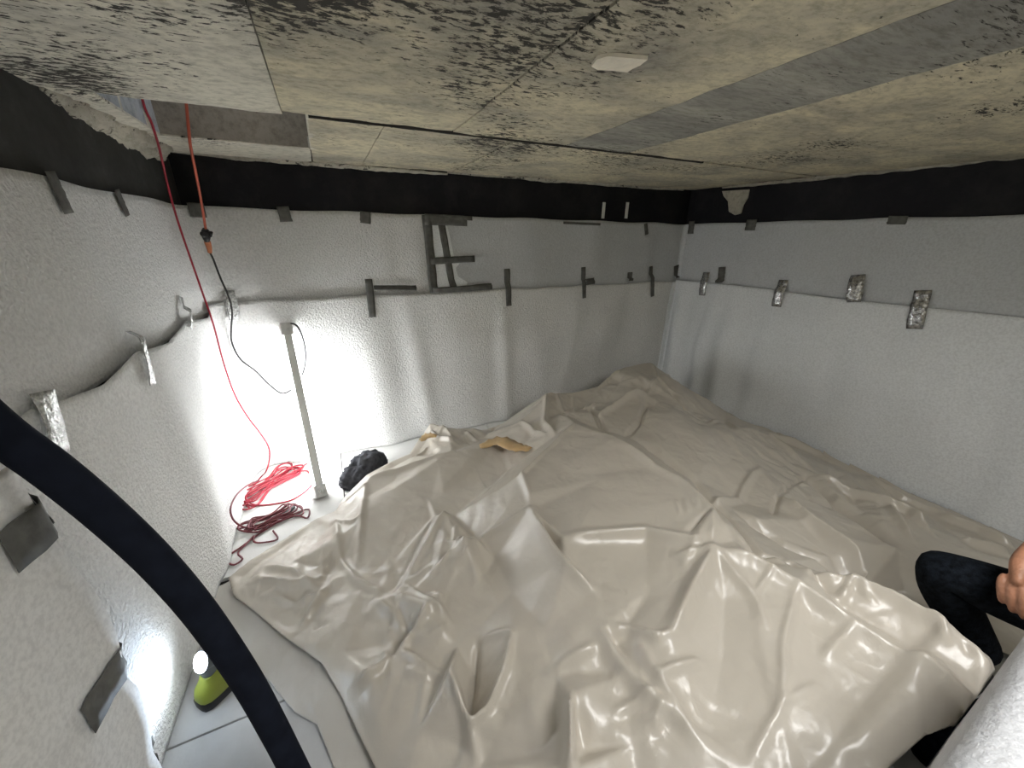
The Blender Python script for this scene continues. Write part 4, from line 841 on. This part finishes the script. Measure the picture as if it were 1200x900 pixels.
# face: nose, brow, lips and ears grown on the head
def ell(c_, r3, rot=None):
    mm = Matrix.Translation(c_)@(rot or Matrix.Identity(4))@Matrix.Diagonal((*r3, 1)); bmesh.ops.create_uvsphere(bm, u_segments=12, v_segments=8, radius=1, matrix=mm)
rotf = Matrix.Rotation(math.atan2(fwd.y, fwd.x), 4, 'Z')
ell(head+fwd*.098+V((0, 0, .012)), (.017, .014, .026), rotf); ell(head+fwd*.088+V((0, 0, -.038)), (.012, .026, .010), rotf)
for s_ in (-1, 1): ell(head+rgt*s_*.092+V((0, 0, .01)), (.018, .009, .03), rotf)
bm.to_mesh(body.data); bm.free(); body.data.shade_smooth()
rm = body.modifiers.new('weld', 'REMESH'); rm.mode = 'VOXEL'; rm.voxel_size = .0042; rm.use_smooth_shade = True
for s_ in (-1, 1):
    bm = bmesh.new(); bmesh.ops.create_uvsphere(bm, u_segments=12, v_segments=8, radius=.011, matrix=Matrix.Translation(head+fwd*.083+rgt*s_*.032+V((0, 0, .03)))); me = bpy.data.meshes.new('eye'); bm.to_mesh(me); bm.free(); child(link('eye', me, M['panel_white'], smooth=True), person)
TJ = {'pel': (pel+V((0, 0, .02)), .135), 'w': (pel+V((-.005, .01, .12)), .132), 'hipR': (hipR, .098), 'thR': (hipR.lerp(knee, .5), .092), 'knR': (knee, .078), 'k2': (knee.lerp(ank, .12), .078), 'caR': (knee.lerp(ank, .4), .074), 'anR': (ank+V((0, 0, .03)), .055),
      'hipL': (hipL, .098), 'thL': (hipL.lerp(kneeL, .5), .088), 'knL': (kneeL, .07), 'caL': (kneeL.lerp(ankL, .3), .066), 'anL': (ankL, .052)}
skinned('trousers', TJ, [('pel', 'w'), ('pel', 'hipR'), ('hipR', 'thR'), ('thR', 'knR'), ('knR', 'k2'), ('k2', 'caR'), ('caR', 'anR'), ('pel', 'hipL'), ('hipL', 'thL'), ('thL', 'knL'), ('knL', 'caL'), ('caL', 'anL')], M['jeans'], person)
SJ = {'pel': (pel+V((0, 0, .12)), .14), 'bel': (pel+V((-.01, .02, .2)), .14), 'chest': (chest, .155), 'n': (neck+V((0, 0, -.03)), .07), 'shR': (shR, .076), 'uR': (shR.lerp(elR, .55), .062), 'shL': (shL, .076), 'uL': (shL.lerp(elL, .55), .062)}
skinned('shirt', SJ, [('pel', 'bel'), ('bel', 'chest'), ('chest', 'n'), ('chest', 'shR'), ('shR', 'uR'), ('chest', 'shL'), ('shL', 'uL')], M['shirt'], person)
skinned('hair', {'a': (head-fwd*.022+V((0, 0, .045)), .088), 'b': (crown-fwd*.012+V((0, 0, .005)), .08)}, [('a', 'b')], M['hair'], person)
for a, b2 in ((ank, toe), (ankL, toeL)):
    skinned('boot', {'a': (a+V((0, 0, .02)), .055), 'b': (a.lerp(b2, .25)+V((0, 0, -.03)), .052), 'c': (a.lerp(b2, .7), .046), 'd': (b2+V((0, 0, -.005)), .036)}, [('a', 'b'), ('b', 'c'), ('c', 'd')], M['boot'], person)
